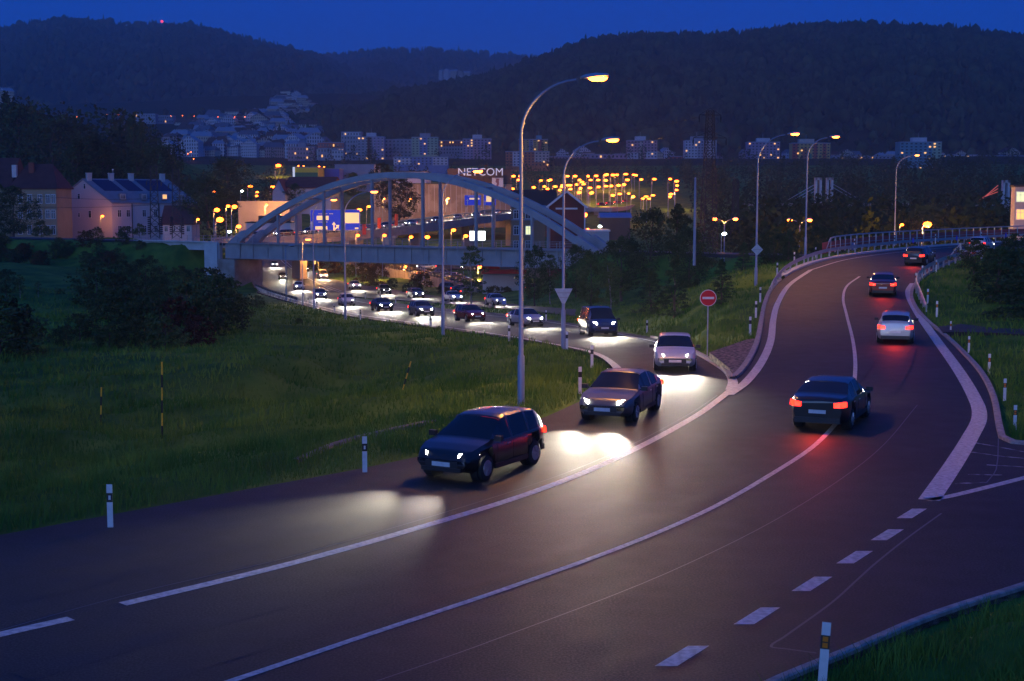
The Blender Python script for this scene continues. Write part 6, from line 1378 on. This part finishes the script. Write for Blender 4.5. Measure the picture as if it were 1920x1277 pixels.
path_cars(WP, [((905,882),'hatch',black,'black hatchback with lit headlights after the bend, nearest of the oncoming cars'),
               ((1165,779),'sedan',grey,'grey saloon with lit headlights leaving the bend, second nearest oncoming car'),
               ((1262,692),'hatch',white,'white hatchback with lit headlights at the apex of the bend'),
               ((1120,630),'van',dblue,'dark blue van with lit headlights entering the bend'),
               ((985,612),'sedan',silver,'silver saloon with lit headlights, right of the third lamp pole'),
               ((880,602),'hatch',dred,'dark red hatchback with lit headlights, just right of the third lamp pole'),
               ((790,592),'wagon',grey,'grey estate car with lit headlights between the third and fourth lamp poles'),
               ((715,583),'sedan',black,'black saloon with lit headlights near the fourth lamp pole'),
               ((650,572),'hatch',white,'white hatchback with lit headlights behind the fourth lamp pole'),
               ((600,560),'sedan',dblue,'dark blue saloon with lit headlights left of the fourth lamp pole'),
               ((560,544),'wagon',silver,'silver estate car with lit headlights coming out from under the bridge'),
               ((530,524),'hatch',grey,'grey hatchback with lit headlights under the bridge girder'),
               ((515,500),'sedan',white,'white saloon with lit headlights deepest under the bridge')], zB, GW_, False, bm_)
path_cars(RP, [((1560,790),'sedan',black,'black saloon with red tail lights turning into the ramp'),
               ((1680,640),'hatch',silver,'silver hatchback with red tail lights in the middle of the ramp'),
               ((1656,550),'sedan',dred,'dark red saloon with red tail lights at the upper bend of the ramp'),
               ((1725,495),'wagon',black,'black estate car with red tail lights at the top of the ramp'),
               ((1840,471),'hatch',white,'white hatchback with red tail lights driving over the ramp bridge')], zA, GR_, True, lambda d: 300, lambda d: 110)
CP = [(1080,586),(970,576),(870,567),(760,556),(650,538),(590,517),(556,500),(540,482)][::-1]
path_cars(CP, [((930,572),'hatch',silver,'silver hatchback with lit headlights on the far slip lane near the trees'),((850,565),'sedan',white,'white saloon with lit headlights on the far slip lane'),((780,558),'wagon',grey,'grey estate car with lit headlights on the far slip lane'),
               ((720,550),'hatch',black,'black hatchback with lit headlights on the far slip lane'),((665,541),'sedan',silver,'silver saloon with lit headlights where the far slip lane merges'),((605,522),'van',white,'white van with lit headlights before the bend under the bridge'),((572,507),'hatch',dblue,'dark blue hatchback with lit headlights at the bend under the bridge')], zB, 'oncoming cars on the far slip lane', False, 3000)
vcar = [p+Vector((-1.2, 3.2, .03)) for p in vp][::-1]
ks = ['sedan','hatch','wagon','van']; cols_ = [silver, black, white, dblue, grey, dred]
placed = 0
for j, i in enumerate(range(6, len(vcar)-3, 3)):
    a, b_ = vcar[i], vcar[i+1]; d = (b_-a).normalized(); car(ks[j % 3], a, math.atan2(d.y, d.x), cols_[j % 6], f'car with lit headlights on the viaduct behind the arch, {nthw[j]} from the far end', 'cars on the viaduct', beams=6000)
for j, (x, y) in enumerate(((752,509),(768,512),(784,513),(800,516),(816,518),(832,513),(850,520),(866,525),(850,532),(868,536),(884,538),(845,541))):
    car(ks[(j*2) % 3], gp(x, y+4, -9.1), random.uniform(-.4, .4)+(0 if j % 2 else 3.1), cols_[(j*5+2) % 6], f'parked car in the yard below the bridge, {nthw[j]} from the left', 'parked cars in the yard', lit=False)
for j, (x, y, h_) in enumerate(((800,502,1),(880,503,1),(940,507,1),(870,546,0),(886,552,0),(1010,545,0),(930,500,0))):
    car(ks[j % 3], gp(x, y+3, -8.95), 3.14 if h_ else 0.0, cols_[j % 6], f'car on the lower road under the bridge, {"oncoming" if h_ else "red-lit"}, {nthw[j]} of them', 'cars on the lower road', beams=500 if h_ else 0, tl=0)
dd_ = [(1105,381,840),(1085,383,760),(1068,385,720),(1120,377,900),(1140,380,820)]
for j, (x, y, d) in enumerate(dd_): car('sedan', at(x, y, d), -2.4, white, f'tiny oncoming car with white lights on the far interchange road, {nthw[j]} of them', 'tiny cars on the far interchange')
for j in range(9):
    x = 1128+j*15; y = 386-min(j, 6)*2.0+max(0, j-6)*.6; d = 640+j*25; car('hatch', at(x, y, d), .5, dred, f'tiny car with red tail lights on the far interchange road, {nthw[j]} from the left', 'tiny red-lit cars on the far interchange')
ip = [at(x, y+2, d) for x, y, d in ((1030,386,760),(1080,386,700),(1128,389,640),(1190,381,745),(1250,377,860),(1290,379,900))]
o = empty('interchange_road', (0, 0, 0), 0, 'far raised road of the interchange under the lamp cluster', 'viaduct'); m = MB(); ribbon(m, smooth_poly(ip, 5), -5, 8, -1.2, -.3); m.build('deck', M_RCONC, o); m = MB(); ribbon(m, smooth_poly(ip, 5), -5.4, -5.0, -1.4, .5); m.build('parapet', M_RCONC, o)
for i in range(4):
    q = smooth_poly(ip, 5)[3+i*6]; m = MB(); m.box((q.x, q.y+2, q.z-7), (2, 4, 12)); m.build('pier', M_RCONC, o)

# lamps added to brighten the pale hall, the sign hall and the slip roads
for x, y, d, pw in ((500, 384, 338, 3500), (530, 388, 336, 3000), (720, 372, 440, 9000), (770, 372, 440, 9000), (840, 372, 440, 9000), (760, 500, 300, 5000), (900, 500, 280, 6000), (690, 486, 290, 5000), (600, 470, 300, 5000)):
    o = far_lamp(x, y, f'added lamp lighting ground {"of the pale hall" if x < 540 else "of the sign hall" if y < 400 else "of the yard under the bridge"}, {"left" if x in (500, 720, 600) else "right" if x in (530, 840, 900) else "middle"} one' + (' near the slip road' if x == 690 else ''), 'added lamps lighting halls and yard', d, .7)
    light('lamp_light', (.6, -1, -.6), pw, LAMPC, o)
# ------------------------------------------------------------ the evening air
HZD = 0.00014
m = bpy.data.materials.new('haze'); m.use_nodes = True; n = m.node_tree
for x in list(n.nodes):
    if x.type != 'OUTPUT_MATERIAL': n.nodes.remove(x)
v = n.nodes.new('ShaderNodeVolumePrincipled'); v.inputs['Color'].default_value = (.8, .88, 1, 1); v.inputs['Density'].default_value = HZD; v.inputs['Anisotropy'].default_value = .2
n.links.new(v.outputs[0], n.nodes['Material Output'].inputs['Volume'])
mb = MB(); mb.box((0, 4500, 390), (15200, 10000, 900)); tag(mb.build('haze', m), 'thin bluish evening haze over the whole valley', 'haze', kind='stuff')
